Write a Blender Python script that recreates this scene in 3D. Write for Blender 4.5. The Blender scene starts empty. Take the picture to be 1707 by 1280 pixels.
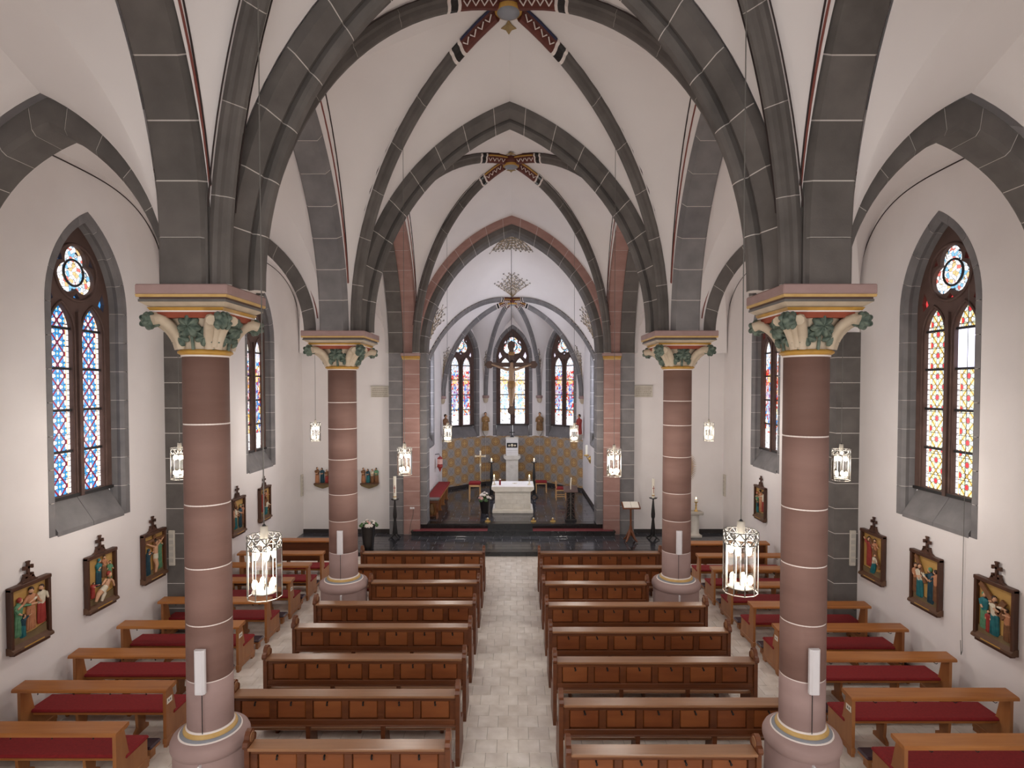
import bpy, math, random
from mathutils import Vector, Matrix
from mathutils.geometry import tessellate_polygon

random.seed(7)
scene = bpy.context.scene
COL = scene.collection
PI = math.pi

# ------------------------------------------------------------------ camera, world, exposure
cam_d = bpy.data.cameras.new('camera')
cam_d.sensor_width = 36.0
cam_d.lens = 970.0 / 1707.0 * 36.0
cam_d.shift_x = -(858.0 - 853.5) / 1707.0
cam_d.shift_y = (669.4 - 640.0) / 1707.0
cam_d.clip_start = 0.05
cam = bpy.data.objects.new('camera', cam_d)
COL.objects.link(cam)
cam.location = (0.1, 0.0, 5.05)
cam.rotation_euler = (math.radians(90 - 1.5), 0, 0)
scene.camera = cam

world = bpy.data.worlds.new('world')
scene.world = world
world.use_nodes = True
bg = world.node_tree.nodes['Background']
bg.inputs[0].default_value = (1.0, 1.0, 1.0, 1)
bg.inputs[1].default_value = 2.5

scene.view_settings.view_transform = 'Standard'
scene.view_settings.look = 'None'
scene.view_settings.gamma = 1.0
scene.view_settings.use_curve_mapping = False
scene.view_settings.exposure = 0.0
LAMP_W = 105.0          # watts of each pendant lamp
GLASS_E = 1.1          # brightness of the daylit stained glass


# ------------------------------------------------------------------ materials
def lin(r, g, b):
    def f(c):
        c /= 255.0
        return c / 12.92 if c <= 0.04045 else ((c + 0.055) / 1.055) ** 2.4
    return (f(r), f(g), f(b), 1.0)


class Ex:
    """tiny expression builder over math nodes"""
    nt = None

    def __init__(self, s):
        self.s = s

    @staticmethod
    def op(o, a, b=None, c=None, clamp=False):
        n = Ex.nt.nodes.new('ShaderNodeMath')
        n.operation = o
        n.use_clamp = clamp
        for i, x in enumerate((a, b, c)):
            if x is None:
                continue
            if isinstance(x, Ex):
                Ex.nt.links.new(x.s, n.inputs[i])
            else:
                n.inputs[i].default_value = x
        return Ex(n.outputs[0])

    def __add__(s, o): return Ex.op('ADD', s, o)
    def __radd__(s, o): return Ex.op('ADD', s, o)
    def __sub__(s, o): return Ex.op('SUBTRACT', s, o)
    def __rsub__(s, o): return Ex.op('SUBTRACT', o, s)
    def __mul__(s, o): return Ex.op('MULTIPLY', s, o)
    def __rmul__(s, o): return Ex.op('MULTIPLY', s, o)
    def __truediv__(s, o): return Ex.op('DIVIDE', s, o)
    def abs(s): return Ex.op('ABSOLUTE', s)
    def fract(s): return Ex.op('FRACT', s)
    def sqrt(s): return Ex.op('SQRT', s)
    def lt(s, o): return Ex.op('LESS_THAN', s, o)
    def gt(s, o): return Ex.op('GREATER_THAN', s, o)
    def floor(s): return Ex.op('FLOOR', s)


def new_mat(name):
    m = bpy.data.materials.new(name)
    m.use_nodes = True
    nt = m.node_tree
    bsdf = nt.nodes['Principled BSDF']
    return m, nt, bsdf


def mixc(nt, fac, a, b):
    n = nt.nodes.new('ShaderNodeMix')
    n.data_type = 'RGBA'
    if isinstance(fac, Ex):
        nt.links.new(fac.s, n.inputs[0])
    elif isinstance(fac, (int, float)):
        n.inputs[0].default_value = fac
    else:
        nt.links.new(fac, n.inputs[0])
    for x, i in ((a, 6), (b, 7)):
        if isinstance(x, tuple):
            n.inputs[i].default_value = x
        else:
            nt.links.new(x, n.inputs[i])
    return n.outputs[2]


def mat(name, ca, cb=None, rough=0.6, scale=(6, 6, 6), detail=4, rnd=0.0, bump=0.0, bscale=None,
        metallic=0.0, spec=0.5, coat=0.0, sharp=1.0, bdist=0.01):
    """ca..cb mottled by noise; rnd mixes in a per-object shift"""
    m, nt, b = new_mat(name)
    b.inputs['Roughness'].default_value = rough
    b.inputs['Metallic'].default_value = metallic
    b.inputs['Specular IOR Level'].default_value = spec
    b.inputs['Coat Weight'].default_value = coat
    b.inputs['Coat Roughness'].default_value = 0.2
    if cb is None:
        b.inputs['Base Color'].default_value = ca
        return m
    Ex.nt = nt
    tc = nt.nodes.new('ShaderNodeTexCoord')
    mp = nt.nodes.new('ShaderNodeMapping')
    mp.inputs['Scale'].default_value = scale
    nt.links.new(tc.outputs['Object'], mp.inputs['Vector'])
    vec = mp.outputs[0]
    oi = nt.nodes.new('ShaderNodeObjectInfo')
    if rnd:
        ad = nt.nodes.new('ShaderNodeVectorMath')
        ad.operation = 'ADD'
        nt.links.new(vec, ad.inputs[0])
        mu = Ex(oi.outputs['Random']) * 37.0
        cx = nt.nodes.new('ShaderNodeCombineXYZ')
        nt.links.new(mu.s, cx.inputs[0]); nt.links.new(mu.s, cx.inputs[1])
        nt.links.new(cx.outputs[0], ad.inputs[1])
        vec = ad.outputs[0]
    no = nt.nodes.new('ShaderNodeTexNoise')
    no.inputs['Scale'].default_value = 1.0
    no.inputs['Detail'].default_value = detail
    nt.links.new(vec, no.inputs['Vector'])
    f = (Ex(no.outputs[0]) - 0.5) * (1.6 * sharp) + 0.5
    if rnd:
        f = f + (Ex(oi.outputs['Random']) - 0.5) * rnd
    f = Ex.op('ADD', f, 0.0, clamp=True)
    nt.links.new(mixc(nt, f, ca, cb), b.inputs['Base Color'])
    if bump:
        n2 = nt.nodes.new('ShaderNodeTexNoise')
        n2.inputs['Scale'].default_value = bscale or 40
        n2.inputs['Detail'].default_value = 3
        nt.links.new(tc.outputs['Object'], n2.inputs['Vector'])
        bp = nt.nodes.new('ShaderNodeBump')
        bp.inputs['Strength'].default_value = bump
        bp.inputs['Distance'].default_value = bdist
        nt.links.new(n2.outputs[0], bp.inputs['Height'])
        nt.links.new(bp.outputs[0], b.inputs['Normal'])
    return m


M = {}
M['plaster'] = mat('plaster', lin(226, 219, 217), lin(238, 232, 230), 0.9, (0.9, 0.9, 0.9), 6, bump=0.12, bscale=18)
M['plaster_vault'] = mat('plaster_vault', lin(224, 217, 215), lin(236, 230, 228), 0.92, (0.6, 0.6, 0.6), 5, bump=0.08, bscale=9)
M['grey'] = mat('grey_stone', lin(82, 77, 74), lin(110, 104, 100), 0.8, (3, 3, 3), 6, rnd=0.35, bump=0.15, bscale=60)
M['grey_light'] = mat('grey_stone_light', lin(106, 103, 104), lin(136, 132, 132), 0.8, (3, 3, 3), 6, rnd=0.3, bump=0.15, bscale=60)
M['mortar'] = mat('mortar', lin(205, 196, 190), lin(222, 214, 208), 0.9, (5, 5, 5))
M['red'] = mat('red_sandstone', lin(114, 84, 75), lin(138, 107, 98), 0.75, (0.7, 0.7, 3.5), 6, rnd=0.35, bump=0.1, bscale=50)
M['red_shaded'] = mat('shaded_red_sandstone', lin(98, 70, 61), lin(122, 92, 82), 0.75, (0.7, 0.7, 3.5), 6, rnd=0.25, bump=0.1, bscale=50)  # browner top drum stone, its tone also darkened for shade above the lamps
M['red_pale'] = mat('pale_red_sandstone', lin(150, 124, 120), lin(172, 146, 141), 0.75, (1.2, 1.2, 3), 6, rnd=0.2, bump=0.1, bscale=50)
M['red_order'] = mat('red_sandstone_arch', lin(148, 111, 102), lin(172, 135, 126), 0.8, (2, 2, 6), 5, rnd=0.35, bump=0.1, bscale=50)
M['tracery'] = mat('brown_tracery_stone', lin(76, 56, 50), lin(102, 78, 70), 0.75, (4, 4, 4), 5)
M['abacus'] = mat('pink_abacus_stone', lin(150, 122, 118), lin(170, 142, 137), 0.7, (4, 4, 4), 4)
M['gold'] = mat('gold_paint', lin(170, 125, 48), lin(196, 152, 70), 0.5, (9, 9, 9))
M['ochre'] = mat('ochre_paint', lin(186, 148, 84), lin(206, 172, 112), 0.6, (9, 9, 9))
M['cream'] = mat('cream_stone', lin(178, 160, 138), lin(204, 188, 166), 0.7, (7, 7, 7), 4)
M['capred'] = mat('capital_red', lin(136, 62, 42), lin(158, 80, 56), 0.8, (9, 9, 9))
M['leaf'] = mat('carved_leaf_green', lin(58, 74, 66), lin(114, 126, 112), 0.7, (16, 16, 16), 4, sharp=1.6)
M['greypaint'] = mat('grey_blue_paint', lin(126, 128, 136), lin(144, 146, 152), 0.6, (6, 6, 6))
M['joint'] = mat('white_joint', lin(226, 214, 208), lin(236, 226, 220), 0.8, (8, 8, 8))
M['wood'] = mat('dark_oak', lin(88, 44, 19), lin(120, 67, 33), 0.42, (1.2, 10, 10), 6, rnd=0.4, bump=0.05, bscale=30)
M['wood_panel'] = mat('oak_panel', lin(120, 61, 26), lin(150, 87, 44), 0.45, (1.5, 14, 9), 6, rnd=0.5)
M['wood_top'] = mat('worn_oak_rail', lin(124, 82, 52), lin(160, 116, 82), 0.32, (1.0, 16, 16), 6, rnd=0.4, spec=0.6)
M['bench'] = mat('light_beech', lin(146, 84, 34), lin(178, 116, 60), 0.35, (1.2, 14, 14), 6, rnd=0.4, spec=0.55)
M['bench_end'] = mat('light_beech_end', lin(144, 86, 44), lin(174, 118, 70), 0.4, (9, 9, 1.5), 6, rnd=0.4)
M['cushion'] = mat('red_cushion', lin(120, 16, 20), lin(144, 26, 30), 0.85, (30, 30, 30), 3, bump=0.2, bscale=200)
M['purple'] = mat('purple_leather', lin(44, 22, 34), lin(60, 32, 46), 0.35, (12, 12, 12), 3)
M['tile'] = mat('pale_stone_tile', lin(218, 207, 195), lin(252, 245, 237), 0.2, (3.0, 3.0, 3.0), 9, rnd=0.10, spec=0.65, sharp=1.6)
M['grout'] = mat('grey_grout', lin(168, 160, 150), lin(186, 178, 168), 0.85, (9, 9, 9))
M['slate'] = mat('dark_slate_tile', lin(40, 40, 44), lin(72, 72, 80), 0.13, (2, 5, 3), 5, rnd=0.7, spec=0.65)
M['slate_grout'] = mat('slate_grout', lin(120, 118, 120), lin(140, 138, 138), 0.8, (9, 9, 9))
M['black'] = mat('black_stone', lin(22, 20, 20), lin(40, 36, 36), 0.25, (4, 4, 4), 4)
M['skirting'] = mat('dark_skirting', lin(46, 40, 38), lin(62, 56, 54), 0.5, (4, 4, 4), 4)
M['carpet'] = mat('red_runner', lin(104, 40, 44), lin(122, 50, 54), 0.95, (40, 40, 40), 2)
M['iron'] = mat('dark_iron', lin(30, 28, 28), lin(46, 43, 42), 0.5, (12, 12, 12), 3, spec=0.4)
M['metal'] = mat('pewter_metal', lin(88, 84, 80), lin(112, 108, 102), 0.4, (10, 10, 10), 3)
M['brass'] = mat('brass', lin(196, 156, 84), lin(224, 190, 120), 0.3, (10, 10, 10), 3, metallic=0.8)
M['silver'] = mat('silver_gilt', lin(214, 200, 172), lin(236, 226, 204), 0.3, (10, 10, 10), 3, metallic=0.5)
M['white'] = mat('white_plastic', lin(214, 210, 214), lin(224, 220, 222), 0.5, (5, 5, 5))
M['corpus'] = mat('backlit_corpus', lin(150, 122, 100), lin(176, 148, 124), 0.6, (9, 9, 9), 4)  # flesh tone with its backlit shade put into the colour
M['wax'] = mat('white_wax', lin(232, 224, 206), lin(242, 236, 222), 0.5, (5, 5, 5))
M['redwax'] = mat('red_candle', lin(120, 22, 30), lin(140, 34, 40), 0.4, (5, 5, 5))
M['marble'] = mat('altar_limestone', lin(212, 204, 192), lin(236, 230, 220), 0.6, (5, 5, 5), 5, rnd=0.4)
M['limestone'] = mat('grey_limestone', lin(172, 164, 154), lin(196, 190, 180), 0.7, (5, 5, 5), 5)
M['linen'] = mat('white_linen', lin(236, 232, 230), lin(246, 242, 240), 0.8, (5, 5, 5))
M['frame'] = mat('frame_walnut', lin(60, 34, 22), lin(86, 52, 34), 0.45, (12, 12, 3), 5, rnd=0.3)
M['frame_ledge'] = mat('frame_ledge', lin(84, 56, 38), lin(106, 74, 52), 0.5, (12, 12, 12), 4)
M['goldleaf'] = mat('gold_ground', lin(172, 132, 70), lin(196, 156, 92), 0.45, (6, 6, 6), 4)
M['skin'] = mat('painted_flesh', lin(196, 146, 112), lin(212, 166, 132), 0.6, (14, 14, 14))
M['teal'] = mat('teal_robe', lin(14, 84, 92), lin(36, 118, 122), 0.6, (10, 10, 18))
M['dteal'] = mat('dark_teal_robe', lin(14, 48, 62), lin(26, 70, 84), 0.6, (10, 10, 18))
M['green'] = mat('green_robe', lin(58, 112, 76), lin(110, 156, 122), 0.6, (10, 10, 18))
M['robe_red'] = mat('red_robe', lin(140, 40, 36), lin(168, 62, 52), 0.6, (10, 10, 18))
M['rose'] = mat('rose_robe', lin(168, 108, 72), lin(192, 134, 98), 0.6, (10, 10, 18))
M['robe_white'] = mat('white_robe', lin(198, 186, 162), lin(220, 210, 190), 0.6, (10, 10, 18))
M['brown'] = mat('brown_robe', lin(102, 66, 40), lin(136, 92, 58), 0.6, (10, 10, 18))
M['hair'] = mat('dark_hair', lin(48, 30, 22), lin(66, 42, 30), 0.7, (14, 14, 14))
M['earth'] = mat('painted_earth', lin(96, 78, 50), lin(124, 104, 70), 0.7, (9, 9, 9))
M['polychrome'] = mat('polychrome_wood', lin(112, 78, 46), lin(166, 128, 78), 0.55, (8, 8, 14), 5, rnd=0.4)
M['plantgreen'] = mat('plant_green', lin(48, 78, 40), lin(84, 118, 66), 0.6, (9, 9, 9), rnd=0.5)
M['petal_white'] = mat('petal_white', lin(232, 220, 214), lin(244, 236, 228), 0.6, (9, 9, 9))
M['petal_pink'] = mat('petal_pink', lin(226, 168, 160), lin(240, 200, 190), 0.6, (9, 9, 9))
M['pot'] = mat('black_pot', lin(24, 20, 20), lin(38, 32, 32), 0.3, (8, 8, 8))
M['straw'] = mat('dried_palm', lin(170, 128, 78), lin(200, 158, 104), 0.7, (8, 8, 8))
M['chairwood'] = mat('beech_chair', lin(198, 150, 96), lin(220, 176, 124), 0.4, (9, 9, 2), 5, rnd=0.3)
M['paint_line'] = mat('painted_line_black', lin(46, 34, 34), lin(58, 44, 42), 0.8, (5, 5, 5))
M['paint_red'] = mat('painted_line_red', lin(120, 62, 54), lin(138, 78, 68), 0.8, (5, 5, 5))
M['sprig'] = mat('painted_sprig', lin(136, 112, 72), lin(166, 142, 100), 0.85, (12, 12, 12))
M['sprig_grey'] = mat('painted_flower', lin(140, 134, 132), lin(168, 160, 154), 0.85, (12, 12, 12))
M['bossblue'] = mat('boss_blue', lin(30, 34, 66), lin(44, 50, 84), 0.6, (9, 9, 9))
M['bossred'] = mat('boss_red', lin(84, 36, 28), lin(106, 52, 40), 0.6, (9, 9, 9))
M['plaque'] = mat('stone_plaque', lin(192, 184, 170), lin(208, 200, 188), 0.8, (8, 8, 8))
M['plaque_text'] = mat('incised_letters', lin(150, 140, 126), lin(166, 156, 142), 0.8, (8, 8, 8))
M['paper'] = mat('paper', lin(236, 230, 218), lin(244, 238, 228), 0.7, (8, 8, 8))
M['screen_lead'] = mat('lead', lin(32, 30, 32), lin(44, 42, 44), 0.5, (8, 8, 8))
M['lampwhite'] = mat('lamp_collar', lin(190, 182, 168), lin(206, 198, 184), 0.5, (8, 8, 8))


def emit(name, c, e):
    m, nt, b = new_mat(name)
    b.inputs['Base Color'].default_value = c
    b.inputs['Emission Color'].default_value = c
    b.inputs['Emission Strength'].default_value = e
    return m


M['bulb'] = emit('glowing_bulb', lin(255, 236, 206), 12.0)
M['flame'] = emit('candle_flame', lin(255, 214, 150), 12.0)


def clear_glass():
    m, nt, b = new_mat('lamp_glass')
    out = nt.nodes['Material Output']
    tr = nt.nodes.new('ShaderNodeBsdfTransparent')
    tr.inputs[0].default_value = (0.97, 0.95, 0.92, 1)
    gl = nt.nodes.new('ShaderNodeBsdfGlossy')
    gl.inputs['Roughness'].default_value = 0.03
    mx = nt.nodes.new('ShaderNodeMixShader')
    fr = nt.nodes.new('ShaderNodeFresnel')
    fr.inputs[0].default_value = 1.2
    nt.links.new(fr.outputs[0], mx.inputs[0])
    nt.links.new(tr.outputs[0], mx.inputs[1])
    nt.links.new(gl.outputs[0], mx.inputs[2])
    nt.links.new(mx.outputs[0], out.inputs[0])
    return m


M['lampglass'] = clear_glass()


def coords(nt):
    tc = nt.nodes.new('ShaderNodeTexCoord')
    sp = nt.nodes.new('ShaderNodeSeparateXYZ')
    nt.links.new(tc.outputs['Object'], sp.inputs[0])
    return Ex(sp.outputs[0]), Ex(sp.outputs[1]), Ex(sp.outputs[2]), tc


def stained(name, kind, e=None):
    """leaded glass lit by the daylight behind it; x,z are the window's own metres"""
    m, nt, b = new_mat(name)
    Ex.nt = nt
    x, y, z, tc = coords(nt)
    lead = lin(20, 18, 26)
    if kind in ('blue', 'yellow'):
        u = x.abs() - 0.345
        U = (u / 0.30 + 0.5).fract() - 0.5
        V = (z / 0.36).fract() - 0.5
        a, c = U.abs(), V.abs()
        # second rosette family half a period away
        a2, c2 = 0.5 - a, 0.5 - c
        r1 = (a * a + c * c).sqrt()
        r2 = (a2 * a2 + c2 * c2).sqrt()
        r = Ex.op('MINIMUM', r1, r2)
        dia = ((a + c) - 0.5).abs()
        sel = r1.lt(r2)
        pa = a * sel + a2 * (1.0 - sel)
        pc = c * sel + c2 * (1.0 - sel)
        s2 = (pa * pc * 2.0) / (pa * pa + pc * pc + 0.0005)
        petal = s2.lt(0.62) * r.lt(0.40)
        outline = ((s2 - 0.62).abs()).lt(0.07) * r.lt(0.40) * r.gt(0.14)
        if kind == 'blue':
            cl = mixc(nt, petal, lin(62, 138, 200), lin(226, 230, 242))
            cl = mixc(nt, r.lt(0.15), cl, lin(48, 150, 214))
            cl = mixc(nt, r.lt(0.04), cl, lin(240, 220, 130))
            cl = mixc(nt, dia.lt(0.07), cl, lin(150, 36, 62))
            cl = mixc(nt, dia.lt(0.025), cl, lin(84, 22, 50))
        else:
            cl = mixc(nt, petal, lin(206, 210, 176), lin(214, 228, 238))
            cl = mixc(nt, r.lt(0.12), cl, lin(206, 58, 62))
            cl = mixc(nt, dia.lt(0.07), cl, lin(228, 190, 92))
            cl = mixc(nt, dia.lt(0.02), cl, lin(110, 84, 50))
        cl = mixc(nt, outline, cl, lead)
        cl = mixc(nt, ((r - 0.14).abs()).lt(0.016), cl, lead)
        cl = mixc(nt, ((r - 0.41).abs()).lt(0.014), cl, lead)
        edge = u.abs()
        cl = mixc(nt, edge.gt(0.165), cl, lin(240, 236, 238))
        cl = mixc(nt, ((edge - 0.172).abs()).lt(0.007), cl, lin(236, 176, 96))
        row = ((z / 0.09).fract() - 0.5).abs()
        cl = mixc(nt, edge.gt(0.185) * row.lt(0.06), cl, lead)
        cl = mixc(nt, ((z / 0.3635 + 0.32).fract()).lt(0.028), cl, lead)
    else:
        mp = nt.nodes.new('ShaderNodeMapping')
        mp.inputs['Scale'].default_value = (17, 1, 12) if kind != 'rosette' else (15, 1, 15)
        nt.links.new(tc.outputs['Object'], mp.inputs['Vector'])
        vo = nt.nodes.new('ShaderNodeTexVoronoi')
        vo.inputs['Scale'].default_value = 1.0
        nt.links.new(mp.outputs[0], vo.inputs['Vector'])
        ve = nt.nodes.new('ShaderNodeTexVoronoi')
        ve.feature = 'DISTANCE_TO_EDGE'
        ve.inputs['Scale'].default_value = 1.0
        nt.links.new(mp.outputs[0], ve.inputs['Vector'])
        rp = nt.nodes.new('ShaderNodeValToRGB')
        rp.color_ramp.interpolation = 'CONSTANT'
        pal = {'figure_blue': [(244, 244, 248), (70, 150, 214), (240, 226, 170), (188, 44, 58), (236, 240, 246), (60, 96, 180), (214, 176, 90), (246, 246, 248)],
               'figure_red': [(246, 244, 244), (206, 60, 56), (240, 226, 180), (76, 140, 210), (246, 246, 248), (222, 110, 60), (240, 238, 240), (150, 190, 226)],
               'figure_pale': [(250, 248, 246), (238, 214, 170), (246, 246, 250), (150, 196, 232), (248, 244, 238), (224, 170, 120), (250, 250, 250), (196, 214, 226)],
               'rosette': [(250, 250, 250), (226, 196, 140), (244, 248, 252), (132, 190, 226), (250, 250, 248), (226, 120, 110), (248, 248, 250), (190, 210, 222)]}[kind]
        el = rp.color_ramp.elements
        el[0].position = 0.0
        el[0].color = lin(*pal[0])
        el[1].position = 1.0 / 8
        el[1].color = lin(*pal[1])
        for i in range(2, 8):
            q = el.new(i / 8.0)
            q.color = lin(*pal[i])
        sp = nt.nodes.new('ShaderNodeSeparateColor')
        nt.links.new(vo.outputs['Color'], sp.inputs[0])
        nt.links.new(sp.outputs[0], rp.inputs[0])
        cl = rp.outputs[0]
        if kind.startswith('figure'):
            # a robed figure in each light, above a white canopy base
            u = x.abs() - 0.345
            zz = z - 4.55
            body = ((u * u) / (0.10 * 0.10) + (zz * zz) / (0.62 * 0.62)).lt(1.0)
            hz = z - 5.28
            halo = (u * u + hz * hz).lt(0.115 * 0.115)
            head = (u * u + hz * hz).lt(0.07 * 0.07)
            base = z.lt(3.72)
            top = z.gt(5.75)
            robe = {'figure_blue': (36, 120, 200), 'figure_red': (70, 120, 200), 'figure_pale': (120, 186, 226)}[kind]
            back = {'figure_blue': (196, 96, 84), 'figure_red': (206, 62, 54), 'figure_pale': (240, 206, 160)}[kind]
            cl = mixc(nt, body * 0.5, cl, lin(*robe))
            cl = mixc(nt, (((z - 5.05).abs()).lt(0.5)) * (1.0 - body) * 0.35, cl, lin(*back))
            cl = mixc(nt, halo, cl, lin(244, 216, 120))
            cl = mixc(nt, head, cl, lin(240, 206, 180))
            cl = mixc(nt, base * 0.85, cl, lin(246, 248, 252))
            cl = mixc(nt, top * 0.6, cl, lin(240, 246, 250))
        cl = mixc(nt, Ex(ve.outputs[0]).lt(0.035), cl, lead)
    nt.links.new(cl, b.inputs['Base Color'])
    nt.links.new(cl, b.inputs['Emission Color'])
    b.inputs['Emission Strength'].default_value = GLASS_E if e is None else e
    b.inputs['Roughness'].default_value = 0.25
    return m


for k in ('blue', 'yellow', 'figure_blue', 'figure_red', 'figure_pale', 'rosette'):
    M['glass_' + k] = stained('stained_glass_' + k, k, {'figure_pale': GLASS_E * 1.1}.get(k))
M['sky_glass'] = emit('clear_daylit_glass', lin(222, 224, 248), GLASS_E * 1.5)
M['day_glass'] = emit('pale_daylit_glass', lin(230, 235, 250), 18.0)
M['glass_spandrel_blue'] = emit('blue_daylit_glass', lin(66, 150, 220), GLASS_E)
M['glass_spandrel_red'] = emit('red_daylit_glass', lin(220, 66, 70), GLASS_E)
M['glass_spandrel_white'] = emit('white_daylit_glass', lin(226, 220, 240), GLASS_E)


def dado_mat():
    m, nt, b = new_mat('painted_dado')
    Ex.nt = nt
    x, y, z, tc = coords(nt)
    P = 0.40
    gx, gz = x / P + 0.5, (z - 0.45) / P + 0.5
    a, c = (gx.fract() - 0.5).abs(), (gz.fract() - 0.5).abs()
    par = ((gx.floor() + gz.floor()) * 0.5).fract().gt(0.25)
    r = (a * a + c * c).sqrt()
    no = nt.nodes.new('ShaderNodeTexNoise')
    no.inputs['Scale'].default_value = 14
    nt.links.new(tc.outputs['Object'], no.inputs['Vector'])
    ground = mixc(nt, no.outputs[0], lin(164, 140, 114), lin(184, 160, 130))
    disc = mixc(nt, par, lin(160, 156, 154), lin(188, 150, 102))
    cl = mixc(nt, r.lt(0.47), ground, disc)
    ring = ((r - 0.44).abs()).lt(0.035) + ((r - 0.25).abs()).lt(0.03)
    cl = mixc(nt, ring * par, cl, lin(158, 116, 68))
    cl = mixc(nt, (a * c).lt(0.006) * r.lt(0.40) * par, cl, lin(206, 166, 104))
    cross = ((a - c).abs()).lt(0.05) * r.lt(0.42)
    cl = mixc(nt, cross * (1.0 - par), cl, lin(136, 138, 144))
    cl = mixc(nt, Ex(no.outputs[0]) * 0.3, cl, lin(150, 120, 90))
    nt.links.new(cl, b.inputs['Base Color'])
    b.inputs['Roughness'].default_value = 0.75
    return m


M['dado'] = dado_mat()


# ------------------------------------------------------------------ mesh builder
class MB:
    def __init__(self):
        self.v, self.f, self.m, self.sm = [], [], [], []

    def add(self, vs, fs, mi=0, smooth=False):
        o = len(self.v)
        self.v += [tuple(p) for p in vs]
        for f in fs:
            self.f.append(tuple(i + o for i in f))
            self.m.append(mi)
            self.sm.append(smooth)
        return self

    def box(self, x0, x1, y0, y1, z0, z1, mi=0):
        vs = [(x, y, z) for x in (x0, x1) for y in (y0, y1) for z in (z0, z1)]
        fs = [(0, 1, 3, 2), (4, 6, 7, 5), (0, 4, 5, 1), (2, 3, 7, 6), (0, 2, 6, 4), (1, 5, 7, 3)]
        return self.add(vs, fs, mi)

    def cbox(self, x0, x1, y0, y1, z0, z1, c=0.01, mi=0):
        """box with chamfered edges"""
        X, Y, Z = (x0, x1), (y0, y1), (z0, z1)
        vs, idx = [], {}
        for i in (0, 1):
            for j in (0, 1):
                for k in (0, 1):
                    sx, sy, sz = (c if i == 0 else -c), (c if j == 0 else -c), (c if k == 0 else -c)
                    for ax, p in enumerate(((X[i], Y[j] + sy, Z[k] + sz), (X[i] + sx, Y[j], Z[k] + sz), (X[i] + sx, Y[j] + sy, Z[k]))):
                        idx[(i, j, k, ax)] = len(vs)
                        vs.append(p)
        g = lambda i, j, k, a: idx[(i, j, k, a)]
        fs = []
        for s in (0, 1):
            fs.append((g(s, 0, 0, 0), g(s, 1, 0, 0), g(s, 1, 1, 0), g(s, 0, 1, 0)))
            fs.append((g(0, s, 0, 1), g(1, s, 0, 1), g(1, s, 1, 1), g(0, s, 1, 1)))
            fs.append((g(0, 0, s, 2), g(1, 0, s, 2), g(1, 1, s, 2), g(0, 1, s, 2)))
        for s in (0, 1):
            for t in (0, 1):
                fs.append((g(s, t, 0, 0), g(s, t, 1, 0), g(s, t, 1, 1), g(s, t, 0, 1)))
                fs.append((g(s, 0, t, 0), g(s, 1, t, 0), g(s, 1, t, 2), g(s, 0, t, 2)))
                fs.append((g(0, s, t, 1), g(1, s, t, 1), g(1, s, t, 2), g(0, s, t, 2)))
        for i in (0, 1):
            for j in (0, 1):
                for k in (0, 1):
                    fs.append((g(i, j, k, 0), g(i, j, k, 1), g(i, j, k, 2)))
        return self.add(vs, fs, mi)

    def prism(self, poly, t0, t1, f3, mi=0, holes=()):
        """poly (and holes) in 2D extruded from t0 to t1; f3(u, w, t) -> 3D"""
        loops = [list(poly)] + [list(h) for h in holes]
        tris = tessellate_polygon([[Vector((p[0], p[1], 0)) for p in L] for L in loops]) if (holes or len(poly) > 4) else None
        flat = [p for L in loops for p in L]
        n = len(flat)
        vs = [f3(p[0], p[1], t0) for p in flat] + [f3(p[0], p[1], t1) for p in flat]
        fs = []
        if tris is None:
            fs += [tuple(range(n)), tuple(range(n, 2 * n))]
        elif not holes:
            fs += [tuple(range(n)), tuple(range(n, 2 * n))]
        else:
            for t in tris:
                fs.append((t[0], t[1], t[2]))
                fs.append((t[0] + n, t[1] + n, t[2] + n))
        o = 0
        for L in loops:
            k = len(L)
            for i in range(k):
                j = (i + 1) % k
                fs.append((o + i, o + j, o + j + n, o + i + n))
            o += k
        return self.add(vs, fs, mi)

    def sweep(self, rings, mi=0, smooth=False, caps=True, closed=True):
        n = len(rings[0])
        vs = [p for r in rings for p in r]
        fs = []
        for a in range(len(rings) - 1):
            for i in range(n if closed else n - 1):
                j = (i + 1) % n
                fs.append((a * n + i, a * n + j, (a + 1) * n + j, (a + 1) * n + i))
        self.add(vs, fs, mi, smooth)
        if caps and closed:
            L = len(rings) - 1
            self.add(rings[0], [tuple(range(n))], mi)
            self.add(rings[L], [tuple(range(n))], mi)
        return self

    def tube(self, pts, r, n=8, mi=0, flat=1.0, smooth=True):
        pts = [Vector(p) for p in pts]
        rs = r if isinstance(r, (list, tuple)) else [r] * len(pts)
        rings = []
        for i, p in enumerate(pts):
            d = (pts[min(i + 1, len(pts) - 1)] - pts[max(i - 1, 0)])
            if d.length < 1e-9:
                d = Vector((0, 0, 1))
            d.normalize()
            up = Vector((0, 1, 0)) if abs(d.y) < 0.9 else Vector((1, 0, 0))
            a = d.cross(up).normalized()
            b = a.cross(d)
            rings.append([tuple(p + a * (math.cos(2 * PI * k / n) * rs[i]) + b * (math.sin(2 * PI * k / n) * rs[i] * flat)) for k in range(n)])
        return self.sweep(rings, mi, smooth)

    def lathe(self, prof, n=24, c=(0, 0), mi=0, smooth=True, rot=0.0, sy=1.0):
        rings = [[(c[0] + r * math.cos(2 * PI * k / n + rot), c[1] + sy * r * math.sin(2 * PI * k / n + rot), z) for k in range(n)] for r, z in prof]
        return self.sweep(rings, mi, smooth)

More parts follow.
